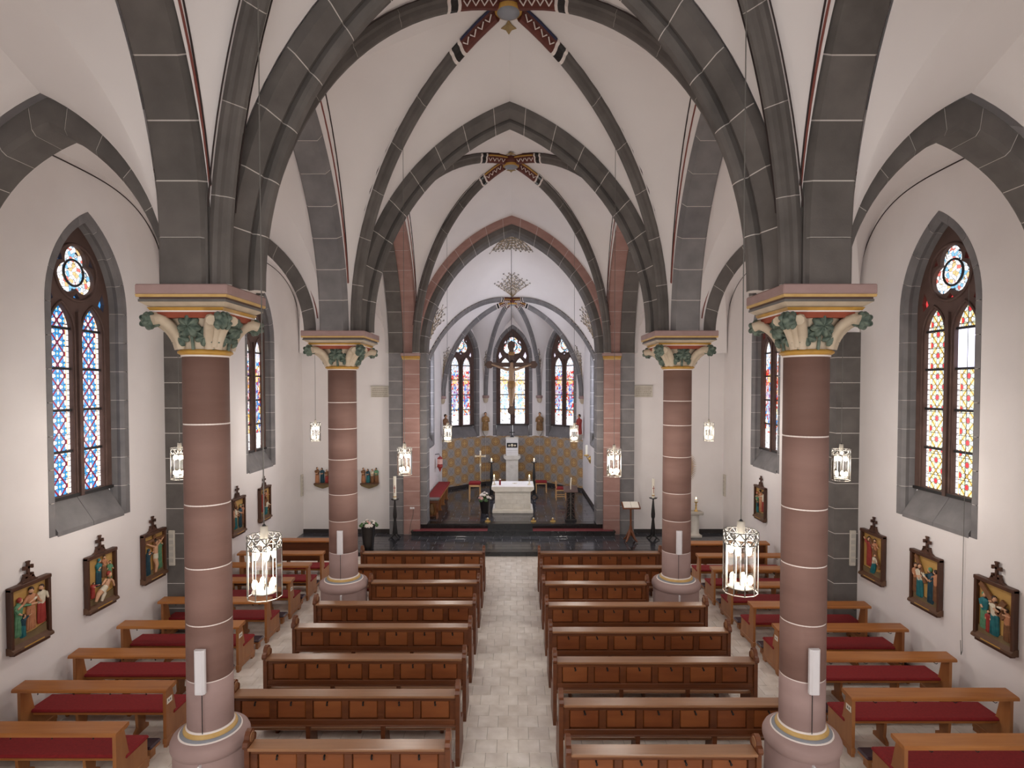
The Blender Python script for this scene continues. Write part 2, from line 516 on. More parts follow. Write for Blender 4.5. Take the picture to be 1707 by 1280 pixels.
    def ball(self, c, r, nu=10, nv=7, mi=0, smooth=True):
        rx, ry, rz = r if isinstance(r, (list, tuple)) else (r, r, r)
        rings = []
        for j in range(nv + 1):
            t = PI * j / nv
            s = max(math.sin(t), 0.02)
            rings.append([(c[0] + rx * s * math.cos(2 * PI * k / nu), c[1] + ry * s * math.sin(2 * PI * k / nu), c[2] - rz * math.cos(t)) for k in range(nu)])
        return self.sweep(rings, mi, smooth)

    def grid(self, fn, nu, nv, mi=0, smooth=True):
        vs = [fn(i / nu, j / nv) for i in range(nu + 1) for j in range(nv + 1)]
        w = nv + 1
        fs = [(i * w + j, i * w + j + 1, (i + 1) * w + j + 1, (i + 1) * w + j) for i in range(nu) for j in range(nv)]
        return self.add(vs, fs, mi, smooth)

    def mesh(self, name, mats):
        me = bpy.data.meshes.new(name)
        me.from_pydata(self.v, [], self.f)
        for mm in (mats if isinstance(mats, (list, tuple)) else [mats]):
            me.materials.append(M[mm] if isinstance(mm, str) else mm)
        me.polygons.foreach_set('material_index', self.m)
        me.polygons.foreach_set('use_smooth', self.sm)
        me.validate()
        fix_normals(me)
        me.update()
        return me

    def build(self, name, mats, parent=None, loc=(0, 0, 0), rotz=0.0):
        return link(name, self.mesh(name, mats), parent, loc, rotz)


def fix_normals(me):
    import bmesh
    bm = bmesh.new()
    bm.from_mesh(me)
    bmesh.ops.recalc_face_normals(bm, faces=bm.faces)
    bm.to_mesh(me)
    bm.free()


def link(name, data, parent=None, loc=(0, 0, 0), rotz=0.0):
    o = bpy.data.objects.new(name, data)
    COL.objects.link(o)
    o.parent = parent
    o.location = loc
    o.rotation_euler = (0, 0, rotz)
    return o


def tag(o, label=None, cat=None, group=None, kind=None):
    if label: o['label'] = label
    if cat: o['category'] = cat
    if group: o['group'] = group
    if kind: o['kind'] = kind
    return o


def thing(name, label, cat, loc=(0, 0, 0), rotz=0.0, group=None):
    o = link(name, None, None, loc, rotz)
    return tag(o, label, cat, group)


def struct(name, label=None, loc=(0, 0, 0), rotz=0.0):
    o = link(name, None, None, loc, rotz)
    return tag(o, label, None, None, 'structure')


def copy_tree(o, parent=None):
    c = o.copy()
    COL.objects.link(c)
    c.parent = parent
    for ch in o.children:
        copy_tree(ch, c)
    return c


XY = lambda u, w, t: (u, t, w)       # poly in x-z, extruded along y
YZ = lambda u, w, t: (t, u, w)       # poly in y-z, extruded along x
XYF = lambda u, w, t: (u, w, t)      # poly in x-y, extruded along z


# ------------------------------------------------------------------ the plan of the church (metres)
Z0 = 6.15                      # springing, top of the abaci
CXN = 3.48                     # nave columns
YA, YB, YE = 6.756, 12.09, 19.45
YW = 1.42                      # the column line behind the camera
XL, XR = -7.0, 7.1             # aisle walls
PLAT, CHZ = 0.13, 0.45         # slate platform and chancel floor
YBACK = -14.0  # nave stretched back, its west end left open to let fill light in


class Arc:
    """pointed arch: half span a, rise h above z0; f in 0..1 from springing to crown"""
    def __init__(s, a, h, z0=Z0):
        s.a, s.h, s.z0 = a, h, z0
        s.c = (h * h - a * a) / (2 * a)
        s.R = a + s.c
        s.ph = math.acos(max(-1, min(1, s.c / s.R)))

    def pt(s, f, n=0.0):
        R = s.R + n
        ph = math.acos(max(-1, min(1, s.c / R))) * f
        return (s.c - R * math.cos(ph), s.z0 + R * math.sin(ph))     # u negative -> 0

    def length(s):
        return s.R * s.ph


def inset(poly, d):
    """polygon moved inwards by d along the corner normals"""
    n = len(poly)
    area = sum(poly[i][0] * poly[(i + 1) % n][1] - poly[(i + 1) % n][0] * poly[i][1] for i in range(n))
    sg = 1.0 if area > 0 else -1.0
    out = []
    for i in range(n):
        p, a, b = Vector(poly[i]), Vector(poly[i - 1]), Vector(poly[(i + 1) % n])
        e1, e2 = (p - a).normalized(), (b - p).normalized()
        n1, n2 = Vector((-e1.y, e1.x)) * sg, Vector((-e2.y, e2.x)) * sg
        m_ = (n1 + n2)
        m_ = m_ / max(m_.dot(n1), 0.5)
        out.append((p.x + m_.x * d, p.y + m_.y * d))
    return out


def arch_stones(parent, arc, frame, prof, nb, mats='grey', joint=0.012, name='voussoir', mi_fn=None, seg=3, stilt=0.0, halves=(-1, 1), core=True, mortar='mortar', taper=(1.0, 1.0)):
    """separate voussoirs with open mortar joints; frame(u, z, b) -> 3D; prof = [(b, n), ...]"""
    gap = joint / arc.length() / 2
    unit = 1.0 / (nb + 0.5)

    def ring(side, f, pr):
        out = []
        for b, n in pr:
            u, z = arc.pt(f, n if n > -0.01 else n * (taper[0] + (taper[1] - taper[0]) * f))
            out.append(frame(-side * u if side > 0 else u, z, b))
        return out
    for side in halves:
        for i in range(nb):
            f0, f1 = i * unit + gap, (i + 1) * unit - gap
            mb = MB()
            mb.sweep([ring(side, f0 + (f1 - f0) * k / seg, prof) for k in range(seg + 1)])
            mb.build(name, mats, parent)
    f0 = nb * unit + gap
    if len(halves) == 2:
        mb = MB()
        rs = [ring(-1, f0 + (1 - f0) * k / seg, prof) for k in range(seg + 1)]
        rs += [ring(1, 1 - (1 - f0) * k / seg, prof) for k in range(1, seg + 1)]
        mb.sweep(rs)
        mb.build('keystone', mats, parent)
    else:
        mb = MB()
        mb.sweep([ring(halves[0], f0 + (1 - f0) * k / seg, prof) for k in range(seg + 1)])
        mb.build('keystone', mats, parent)
    if core:
        pr2 = inset(prof, 0.006)
        for side in halves:
            mb = MB()
            K = nb * 2 + 4
            mb.sweep([ring(side, k / K, pr2) for k in range(K + 1)])
            mb.build('mortar_bed', mortar, parent)
    if stilt:
        for side in halves:
            nst = max(1, int(round(stilt / 0.6)))
            for i in range(nst):
                za, zb = i / nst * stilt, (i + 1) / nst * stilt
                mb = MB()
                mb.sweep([[(p[0], p[1], p[2] - stilt + zz) for p in ring(side, 0, prof)] for zz in (za + joint / 2, zb - joint / 2)])
                mb.build('springer', mats, parent)


# ------------------------------------------------------------------ floors
def floor_tiles(root, x0, x1, y0, y1, z, tw, tl, along, mname, gap, indiv, th=0.02, seed=1):
    """running-bond tiles; indiv(x, y) says whether a tile is its own object"""
    rr = random.Random(seed)
    rest = MB()
    meshes = {}
    rows = int(math.ceil((y1 - y0) / tl))
    n = 0
    for r in range(rows):
        ya, yb = y0 + r * tl, min(y0 + (r + 1) * tl, y1)
        off = (r % 2) * tw / 2
        k0 = int(math.floor((x0 - off) / tw)) - 1
        k = k0
        while True:
            xa, xb = k * tw + off, (k + 1) * tw + off
            k += 1
            if xb <= x0 + 0.01: continue
            if xa >= x1 - 0.01: break
            xa, xb = max(xa, x0), min(xb, x1)
            g = gap / 2
            dz = rr.uniform(-0.0012, 0.0012)
            cx_, cy_ = (xa + xb) / 2, (ya + yb) / 2
            if indiv(cx_, cy_) and n < 298:
                key = (round(xb - xa, 3), round(yb - ya, 3))
                if key not in meshes:
                    meshes[key] = MB().cbox(-key[0] / 2 + g, key[0] / 2 - g, -key[1] / 2 + g, key[1] / 2 - g, -th, 0, 0.003).mesh('tile', mname)
                link('tile', meshes[key], root, (cx_, cy_, z + dz))
                n += 1
            else:
                rest.box(xa + g, xb - g, ya + g, yb - g, z - th, z + dz)
    if rest.f:
        o = rest.build('tiles', mname, root)
        o['kind'] = 'stuff'


fl = struct('floor_nave')
MB().box(XL - 0.3, XR + 0.3, YBACK, 17.19, -0.2, -0.006).build('floor_bed', 'grout', fl)
floor_tiles(fl, XL, XR, -2.0, 17.18, 0.0, 0.30, 0.30, 'x', 'tile', 0.005, lambda x, y: abs(x) < 0.95 and y > 5.4, seed=3)

fp = struct('floor_platform')
MB().box(XL - 0.3, XR + 0.3, 17.19, 19.5, -0.2, PLAT - 0.006).build('floor_bed', 'slate_grout', fp)
MB().cbox(XL, XR, 17.165, 17.45, 0.0, PLAT, 0.006).build('nosing', 'black', fp)
floor_tiles(fp, XL, XR, 17.455, 19.44, PLAT, 0.60, 0.30, 'x', 'slate', 0.012, lambda x, y: True, seed=5)

fc = struct('floor_chancel')
MB().box(-3.3, 3.4, 19.04, 19.5, 0.0, 0.28).build('floor_bed', 'black', fc)
MB().cbox(-3.32, 3.42, 19.02, 19.42, 0.235, 0.29, 0.006).build('lower_step', 'black', fc)
MB().cbox(-3.25, -0.8, 19.02, 19.4, 0.288, 0.296, 0.003).build('step_runner', 'carpet', fc)
MB().cbox(0.7, 3.35, 19.02, 19.4, 0.288, 0.296, 0.003).build('step_runner', 'carpet', fc)
MB().cbox(-3.08, 3.1, 19.38, 19.75, 0.28, CHZ, 0.006).build('upper_step', 'black', fc)
MB().box(-3.2, 3.2, 19.75, 27.6, 0.1, CHZ - 0.006).build('floor_bed', 'slate_grout', fc)
floor_tiles(fc, -3.09, 3.09, 19.755, 27.35, CHZ, 0.60, 0.30, 'x', 'slate', 0.012, lambda x, y: True, seed=8)


# ------------------------------------------------------------------ windows
WA, WZ0, WZS, WH = 0.82, 2.73, 6.35, 1.47     # half width, sill, springing, rise
GY = 0.27                                     # glass plane behind the wall face
warc = Arc(WA, WH, WZS)


def win_outline(a, z0, zs, h, n=10, off=0.0):
    arc = Arc(a, h, zs)
    L = [(-(a + off), z0 - off)]
    for i in range(n + 1):
        u, z = arc.pt(i / n, off)
        L.append((u, z))
    R = [(-u, z) for u, z in L[::-1]]
    return L + R[1:]


def circle(c, r, n=20, ph=0.0):
    return [(c[0] + r * math.cos(2 * PI * k / n + ph), c[1] + r * math.sin(2 * PI * k / n + ph)) for k in range(n)]


def trefoil(c, d, r, n=60):
    out = []
    cs = [(c[0] + d * math.cos(PI / 2 + 2 * PI * k / 3), c[1] + d * math.sin(PI / 2 + 2 * PI * k / 3)) for k in range(3)]
    for i in range(n):
        th = 2 * PI * i / n
        best = 0
        e = (math.cos(th), math.sin(th))
        for q in cs:
            w = (q[0] - c[0], q[1] - c[1])
            bq = w[0] * e[0] + w[1] * e[1]
            cc = w[0] ** 2 + w[1] ** 2 - r * r
            D = bq * bq - cc
            if D > 0:
                best = max(best, bq + math.sqrt(D))
        best = max(best, 0.1)
        out.append((c[0] + best * e[0], c[1] + best * e[1]))
    return out


LC, LW = 0.345, 0.235          # lancet centres and half widths
LZ0, LZS, LH = 3.28, 5.93, 0.46
TC, TD, TR = (0.0, 6.94), 0.20, 0.24
BARS = [3.28, 3.98, 4.66, 5.34, 6.0]


def window(n, loc, rotz, label, panes, opened=False, spandrel='glass_spandrel_blue', stonemat='grey_light'):
    """local frame: x along the wall, +y into the wall away from the room, z up"""
    w = struct('window_%d' % n, label, loc, rotz)
    # splayed surround: jamb stones and voussoirs, each its own stone
    prof = [(-0.006, 0.11), (-0.006, -0.005), (0.05, -0.045), (0.12, -0.03), (0.20, -0.05), (GY - 0.02, -0.05), (GY - 0.02, 0.11)]
    fr = lambda u, z, b: (u, b, z)
    arch_stones(w, warc, fr, prof, 3, stonemat, 0.010, 'surround_stone', seg=4)
    for s in (-1, 1):
        nj = 7
        for i in range(nj):
            za = WZ0 + (WZS - WZ0) * i / nj + 0.005
            zb = WZ0 + (WZS - WZ0) * (i + 1) / nj - 0.005
            ring = lambda z: [(s * (WA + nn), b, z) for b, nn in prof]
            MB().sweep([ring(za), ring(zb)]).build('surround_stone', stonemat, w)
        ring = lambda z: [(s * (WA + nn - (0.004 if nn > 0 else -0.004)), b + 0.006, z) for b, nn in prof]
        MB().sweep([ring(WZ0), ring(WZS)]).build('mortar_bed', 'mortar', w)
    # sloping sill in three stones
    for i in range(2):
        xa, xb = -WA + 0.05 + i * (WA - 0.05), -WA + 0.05 + (i + 1) * (WA - 0.05)
        MB().prism([(-0.006, WZ0 - 0.02), (-0.006, WZ0 + 0.05), (GY + 0.02, LZ0 - 0.05), (GY + 0.1, LZ0 - 0.05), (GY + 0.1, WZ0 - 0.02)],
                   xa + 0.004, xb - 0.004, YZ).build('sill_stone', stonemat, w)
    # stone tracery, pierced
    outer = win_outline(WA - 0.01, LZ0 - 0.07, WZS, WH, 12)
    lan = []
    for s in (-1, 1):
        lan.append([(x + s * LC, z) for x, z in win_outline(LW, LZ0, LZS, LH, 6)])
    tri = []
    for a in (PI / 6, 5 * PI / 6, -PI / 2):
        e, w_ = (math.cos(a), math.sin(a)), (-math.sin(a), math.cos(a))
        tri.append([(TC[0] + e[0] * q + w_[0] * p, TC[1] + e[1] * q + w_[1] * p) for q, p in ((0.335, 0.0), (0.415, 0.075), (0.425, 0.0), (0.415, -0.075))])
    tri += [[(0.50, 6.46), (0.62, 6.36), (0.66, 6.50), (0.60, 6.68)], [(-0.50, 6.46), (-0.62, 6.36), (-0.66, 6.50), (-0.60, 6.68)]]
    tre = trefoil(TC, TD, TR)
    MB().prism(outer, GY - 0.06, GY + 0.06, XY, 0, [*lan, tre, *tri]).build('tracery', 'tracery', w)
    # roll mouldings standing proud of the tracery
    mb = MB()
    for c, rad in ((TC, 0.465),):
        pts = [(p[0], GY - 0.065, p[1]) for p in circle(c, rad, 28)] + [(c[0] + rad, GY - 0.065, c[1])]
        mb.tube(pts, 0.028, 6)
    mb.build('roundel_moulding', 'tracery', w)
    for s in (-1, 1):
        o_ = win_outline(LW + 0.045, LZ0, LZS, LH + 0.04, 8)
        MB().tube([(x + s * LC, GY - 0.065, z) for x, z in o_[0:]], 0.022, 6).build('light_moulding', 'tracery', w)
    MB().box(-0.035, 0.035, GY - 0.11, GY - 0.05, LZ0 - 0.06, LZS + 0.35).build('mullion', 'tracery', w)
    MB().box(-WA + 0.04, WA - 0.04, GY - 0.09, GY + 0.03, LZ0 - 0.06, LZ0 - 0.01).build('bottom_rail', 'iron', w)
    # glass, one pane to each panel between the saddle bars
    zs = BARS + [6.42]
    for s in (-1, 1):
        for i in range(len(zs) - 1):
            mm = panes
            if opened and s > 0 and i == 3:
                mm = 'sky_glass'
            x0, x1 = sorted((s * (LC - LW - 0.02), s * (LC + LW + 0.02)))
            MB().box(x0, x1, GY + 0.01, GY + 0.02, zs[i], zs[i + 1]).build('pane', mm, w)
            if i:
                MB().cbox(x0, x1, GY - 0.03, GY + 0.005, zs[i] - 0.02, zs[i] + 0.02, 0.004).build('saddle_bar', 'iron', w)
    MB().prism(trefoil(TC, TD, TR + 0.01), GY + 0.01, GY + 0.02, XY).build('pane', 'glass_rosette', w)
    MB().prism(circle(TC, 0.20, 24), GY - 0.012, GY + 0.006, XY).build('medallion_pane', 'glass_rosette', w)
    mb = MB()
    mb.tube([(p[0], GY - 0.015, p[1]) for p in circle(TC, 0.215, 28)] + [(0.215, GY - 0.015, TC[1])], 0.02, 6)
    mb.build('medallion_ring', 'screen_lead', w)
    for t in tri:
        xs, zz = [p[0] for p in t], [p[1] for p in t]
        MB().box(min(xs) - .01, max(xs) + .01, GY + 0.01, GY + 0.02, min(zz) - .01, max(zz) + .01).build(
            'pane', spandrel, w)
    return w


window(1, (XL, 9.75, 0), PI / 2, 'stained glass window with a blue and red lattice, nearest on the left aisle wall', 'glass_blue')
window(2, (XR, 9.68, 0), -PI / 2, 'stained glass window with a yellow and red lattice and one open clear pane', 'glass_yellow', True, 'glass_spandrel_red')
window(3, (XL, 16.28, 0), PI / 2, 'stained glass figure window beyond the first on the left aisle wall', 'glass_figure_blue')
window(4, (XR, 16.28, 0), -PI / 2, 'stained glass figure window beyond the first on the right aisle wall', 'glass_figure_red', False, 'glass_spandrel_red')

# apse plan: corners
AP = [(-3.1, 25.5), (-1.28, 27.4), (1.28, 27.4), (3.1, 25.5)]
apse_mid = [((AP[i][0] + AP[i + 1][0]) / 2, (AP[i][1] + AP[i + 1][1]) / 2) for i in range(3)]
apse_rot = [math.atan2(AP[i + 1][1] - AP[i][1], AP[i + 1][0] - AP[i][0]) for i in range(3)]
for i, (lb, pn) in enumerate((('red and blue figure window on the left slant of the apse', 'glass_figure_red'),
                              ('pale stained glass window at the centre of the apse behind the crucifix', 'glass_figure_pale'),
                              ('red and white figure window on the right slant of the apse', 'glass_figure_red'))):
    window(5 + i, (apse_mid[i][0], apse_mid[i][1], 0), apse_rot[i], lb, pn, False, 'glass_spandrel_white')
window(8, (-3.1, 22.2, 0), PI / 2, 'chancel side window seen only by its grey jamb at left', 'day_glass', False, 'glass_spandrel_white')
window(9, (3.1, 22.2, 0), -PI / 2, 'chancel side window seen only by its grey jamb at right', 'day_glass', False, 'glass_spandrel_white')

# ------------------------------------------------------------------ walls
hole = lambda c: [(x + c, z) for x, z in win_outline(WA + 0.06, WZ0, WZS, WH + 0.05, 12)]
ZT = 12.6


def wall(name, poly, holes, t0, t1, f3, label, m='plaster'):
    o = MB().prism(poly, t0, t1, f3, 0, holes).build(name, m)
    return tag(o, label, None, None, 'structure')


wall('wall_left', [(YBACK, -0.2), (YE + 0.4, -0.2), (YE + 0.4, ZT), (YBACK, ZT)], [hole(9.75), hole(16.28)], XL, XL - 0.55, YZ,
     'white plastered left aisle wall')
wall('wall_right', [(YBACK, -0.2), (YE + 0.4, -0.2), (YE + 0.4, ZT), (YBACK, ZT)], [hole(9.68), hole(16.28)], XR, XR + 0.55, YZ,
     'white plastered right aisle wall')
ch_open = [(-3.0, -0.3)] + [(Arc(3.0, 4.2).pt(i / 14)[0], Arc(3.0, 4.2).pt(i / 14)[1]) for i in range(15)]
ch_open = ch_open + [(-u, z) for u, z in ch_open[::-1][1:]]
lp = [(XL - 0.5, -0.2)] + [(u, max(z, -0.2)) for u, z in ch_open[:15]] + [(0, 10.35), (0, ZT), (XL - 0.5, ZT)]
rp_ = [(-u if abs(u + XL - 0.0) > 0.51 else XR + 0.5, z) for u, z in lp]
we = MB()
we.prism([(u, z) for u, z in ch_open[:15]][::-1] + [(-3.0, -0.2), (XL - 0.5, -0.2), (XL - 0.5, ZT), (0, ZT)], YE, YE + 0.5, XY)
we.prism([(-u, z) for u, z in ch_open[:15]][::-1] + [(3.0, -0.2), (XR + 0.5, -0.2), (XR + 0.5, ZT), (0, ZT)], YE, YE + 0.5, XY)
tag(we.build('wall_east', 'plaster'), 'white end wall of the aisles around the chancel arch', None, None, 'structure')
for s, nm in ((-1, 'wall_chancel_left'), (1, 'wall_chancel_right')):
    wall(nm, [(YE + 0.4, -0.2), (25.52, -0.2), (25.52, 10.5), (YE + 0.4, 10.5)], [hole(22.2)], s * 3.1, s * 3.65, YZ,
         'white chancel side wall on the %s of the altar' % ('left' if s < 0 else 'right'))
for i, nm in enumerate(('wall_apse_left', 'wall_apse_back', 'wall_apse_right')):
    L = math.hypot(AP[i + 1][0] - AP[i][0], AP[i + 1][1] - AP[i][1]) / 2
    wb = struct(nm, 'white apse wall with painted dado, %s side' % ('left', 'back', 'right')[i], (apse_mid[i][0], apse_mid[i][1], 0), apse_rot[i])
    MB().prism([(-L - 0.2, -0.2), (L + 0.2, -0.2), (L + 0.2, 10.5), (-L - 0.2, 10.5)], 0, 0.5, XY, 0, [hole(0)]).build('plaster_wall', 'plaster', wb)
    # scalloped top edge of the painted hanging
    d = [(-L + 0.01, CHZ)]
    K = 12
    d += [(-L + 0.01 + (2 * L - 0.02) * k / K, 2.70 + (0.03 if k % 2 else 0.0)) for k in range(K + 1)]
    d += [(L - 0.01, CHZ)]
    MB().prism(d[::-1], -0.012, 0.002, XY).build('painted_dado', 'dado', wb)
    MB().box(-L, L, -0.03, 0.0, CHZ, CHZ + 0.12).build('skirting', 'skirting', wb)
# roof over everything (keeps daylight to the windows and the open west end)
rf = MB()
rf.box(XL - 0.6, XR + 0.6, YBACK, YE + 0.5, ZT, ZT + 0.2)
rf.box(-4.2, 4.2, YE, 28.2, 10.5, 10.7)
tag(rf.build('roof', 'plaster'), 'roof above the vaults', None, None, 'structure')

for side, xx, s in (('left', XL, 1), ('right', XR, -1)):
    b = MB().box(*sorted((xx, xx + s * 0.03)), YBACK, 17.2, 0, 0.12)
    tag(b.build('baseboard_' + side, 'skirting'), None, None, None, 'structure')
b = MB()
b.box(XL, -4.08, YE - 0.03, YE, PLAT, PLAT + 0.13)
tag(b.build('baseboard_east_left', 'skirting'), None, None, None, 'structure')
b = MB()
b.box(4.08, XR, YE - 0.03, YE, PLAT, PLAT + 0.13)
tag(b.build('baseboard_east_right', 'skirting'), None, None, None, 'structure')


def stone_stack(name, label, x0, x1, y0, y1, z0, z1, n, m, struct_name=None, extra=None):
    r = struct(name, label)
    MB().box(x0 + 0.005, x1 - 0.005, y0 + 0.005, y1 - 0.005, z0, z1).build('mortar_bed', 'mortar', r)
    h = (z1 - z0) / n
    me = MB().cbox(x0, x1, y0, y1, 0.006, h - 0.006, 0.004).mesh('stone', m)
    for i in range(n):
        link('stone', me, r, (0, 0, z0 + i * h))
    return r


TN = [0]


def trim():
    TN[0] += 1
    return 'trim_%d' % TN[0]


for s, nm in ((-1, 'left'), (1, 'right')):
    xw = XL if s < 0 else XR
    for yy, w_ in ((YA, 'near'), (YB, 'far')):
        a, b_ = sorted((xw, xw - s * 0.48))
        stone_stack(trim(), 'grey stone wall pilaster on the %s aisle wall, %s one' % (nm, w_), a, b_, yy - 0.3, yy + 0.3, 0, Z0, 12, 'grey')
    a, b_ = sorted((s * 3.60, s * 4.07))
    stone_stack(trim(), 'grey stone respond beside the chancel arch on the %s' % nm, a, b_, YE - 0.18, YE + 0.02, PLAT, Z0, 13, 'grey_light')
    a, b_ = sorted((s * 3.05, s * 3.59))
    rp = stone_stack(trim(), 'red sandstone pilaster of the chancel arch on the %s' % nm, a, b_, YE - 0.24, YE + 0.02, PLAT, 5.93, 12, 'red_order')
    # moulded impost on the red pilaster
    MB().cbox(a - 0.06, b_ + 0.03, YE - 0.34, YE, 6.05, Z0, 0.012).build('impost', 'abacus', rp)
    MB().cbox(a - 0.04, b_ + 0.02, YE - 0.31, YE, 5.99, 6.05, 0.012).build('impost_band', 'gold', rp)
    MB().cbox(a - 0.02, b_ + 0.01, YE - 0.28, YE, 5.93, 5.99, 0.012).build('impost_band', 'ochre', rp)
    a, b_ = sorted((s * 2.83, s * 3.05))
    stone_stack(trim(), 'dark grey inner jamb of the chancel arch on the %s' % nm, a, b_, YE - 0.12, YE + 0.5, CHZ, Z0, 12, 'grey_light')

# ------------------------------------------------------------------ arches
TARC = Arc(3.2, 4.6)
T_PROF = [(-0.29, 0.0), (0.29, 0.0), (0.29, -0.12), (0.12, -0.24), (0.065, -0.235), (0.095, -0.30), (0.085, -0.345), (0.05, -0.38), (0.0, -0.39), (-0.05, -0.38), (-0.085, -0.345), (-0.095, -0.30), (-0.065, -0.235), (-0.12, -0.24), (-0.29, -0.12)]
for yy, lb in ((YA + 0.06, 'pointed grey stone transverse arch of the nave on the nearest columns'),
               (YB, 'pointed grey stone transverse arch of the nave on the farther columns')):
    t = struct(trim(), lb)
    arch_stones(t, TARC, lambda u, z, b, yy=yy: (u, yy + b, z), T_PROF, 8, 'grey', 0.014)
# chancel arch, red outer and grey inner order
CARC = Arc(3.3, 4.5)
t = struct(trim(), 'red sandstone outer order of the chancel arch')
arch_stones(t, CARC, lambda u, z, b: (u, YE + b, z), [(-0.22, 0.0), (0.1, 0.0), (0.1, -0.24), (-0.16, -0.24), (-0.22, -0.20)], 9, 'red_order', 0.010)
t = struct(trim(), 'dark grey inner order of the chancel arch')
arch_stones(t, CARC, lambda u, z, b: (u, YE + b, z), [(-0.12, -0.24), (0.5, -0.24), (0.5, -0.47), (-0.02, -0.47), (-0.12, -0.40)], 9, 'grey', 0.012)
# arcades
ARC_P = [(-0.275, 0.16), (0.275, 0.16), (0.275, 0.10), (0.20, 0.0), (-0.24, 0.0), (-0.275, 0.04)]
BAYS = [(YW, YA), (YA, YB), (YB, YE)]
A1 = dict(c=(YW + YA) / 2 + 0.02, arc=Arc(2.19, 3.6, Z0 + 0.5), st=0.5)
A2 = dict(c=9.35, arc=Arc(2.13, 3.6), st=0)
A3 = dict(c=16.0, arc=Arc(3.28, 4.2), st=0)
for s, nm in ((-1, 'left'), (1, 'right')):
    cx = s * 3.475
    for q, lb in ((A1, 'grey stone arcade arch overhead nearest the camera on the %s' % nm), (A2, 'grey stone arcade arch between the two columns on the %s' % nm)):
        t = struct(trim(), lb)
        arch_stones(t, q['arc'], lambda u, z, b, q=q: (cx - s * b * 1.0, q['c'] + u, z), ARC_P, 7, 'grey_light' if q is A2 else 'grey', 0.014, stilt=q['st'])
    t = struct(trim(), 'grey order of the farthest arcade arch on the %s' % nm)
    arch_stones(t, A3['arc'], lambda u, z, b: (s * 3.83 + b, A3['c'] + u, z), [(-0.23, 0.2), (0.23, 0.2), (0.23, 0.0), (-0.23, 0.0)], 8, 'grey', 0.012)
    t = struct(trim(), 'red order of the farthest arcade arch on the %s' % nm)
    arch_stones(t, A3['arc'], lambda u, z, b: (s * 3.36 - s * b, A3['c'] + u, z), [(-0.24, 0.24), (0.22, 0.24), (0.22, 0.10), (0.17, 0.05), (-0.24, 0.05)], 8, 'red_order', 0.010)
    # aisle transverse arches
    xc = (s * 3.85 + (XL if s < 0 else XR) * 1.0 - s * 0.0) / 2.0
    for yy, tp, xc, ah, lb in ((YA + 0.12, (0.35, 1.1), s * 5.16, 1.40, 'grey aisle arch from the nearest column to the wall on the %s' % nm), (YB, (0.95, 1.05), s * 5.30, 1.36, 'grey aisle arch from the farther column to the wall on the %s' % nm)):
        t = struct(trim(), lb)
        arch_stones(t, Arc(ah, 2.15), lambda u, z, b, yy=yy, xc=xc: (xc + u, yy + b, z),
                    [(-0.24, 0.0), (0.24, 0.0), (0.24, -0.22), (0.19, -0.27), (-0.19, -0.27), (-0.24, -0.22)], 5, 'grey', 0.012, taper=tp)

# ------------------------------------------------------------------ vaults
ceil_ = struct('ceiling', 'white plastered rib vaults with grey stone ribs')


def diag_fn(p0, p1):
    """pointed rib: p0 corner (x, y, z) to p1 crown"""
    dx, dy = p1[0] - p0[0], p1[1] - p0[1]
    s = math.hypot(dx, dy)
    arc = Arc(s, p1[2] - p0[2], p0[2])
    ex, ey = dx / s, dy / s

    def fn(f, n=0.0, b=0.0):
        u, z = arc.pt(f, n)
        u += s
        return (p0[0] + ex * u - ey * b, p0[1] + ey * u + ex * b, z)
    fn.arc = arc
    return fn


def seg_fn(p0, p1, um, zm):
    """segmental rib from p0 to the crown p1 through height zm at a fraction um of the way"""
    dx, dy = p1[0] - p0[0], p1[1] - p0[1]
    s = math.hypot(dx, dy)
    ex, ey = dx / s, dy / s
    (x1, y1), (x2, y2), (x3, y3) = (0.0, p0[2]), (um * s, zm), (s, p1[2])
    d = 2 * (x1 * (y2 - y3) + x2 * (y3 - y1) + x3 * (y1 - y2))
    cx = ((x1 ** 2 + y1 ** 2) * (y2 - y3) + (x2 ** 2 + y2 ** 2) * (y3 - y1) + (x3 ** 2 + y3 ** 2) * (y1 - y2)) / d
    cy = ((x1 ** 2 + y1 ** 2) * (x3 - x2) + (x2 ** 2 + y2 ** 2) * (x1 - x3) + (x3 ** 2 + y3 ** 2) * (x2 - x1)) / d
    R = math.hypot(x1 - cx, y1 - cy)
    a1, a3 = math.atan2(y1 - cy, x1 - cx), math.atan2(y3 - cy, x3 - cx)

    def fn(f, n=0.0, b=0.0):
        a = a1 + (a3 - a1) * f
        u, z = cx + (R + n) * math.cos(a), cy + (R + n) * math.sin(a)
        return (p0[0] + ex * u - ey * b, p0[1] + ey * u + ex * b, z)

    class L:
        length = staticmethod(lambda: R * abs(a3 - a1))
    fn.arc = L
    return fn


RIBP = [(-0.11, 0.02), (0.11, 0.02), (0.11, -0.07), (0.075, -0.10), (0.065, -0.16), (0.035, -0.21), (0.0, -0.225), (-0.035, -0.21), (-0.065, -0.16), (-0.075, -0.10), (-0.11, -0.07)]


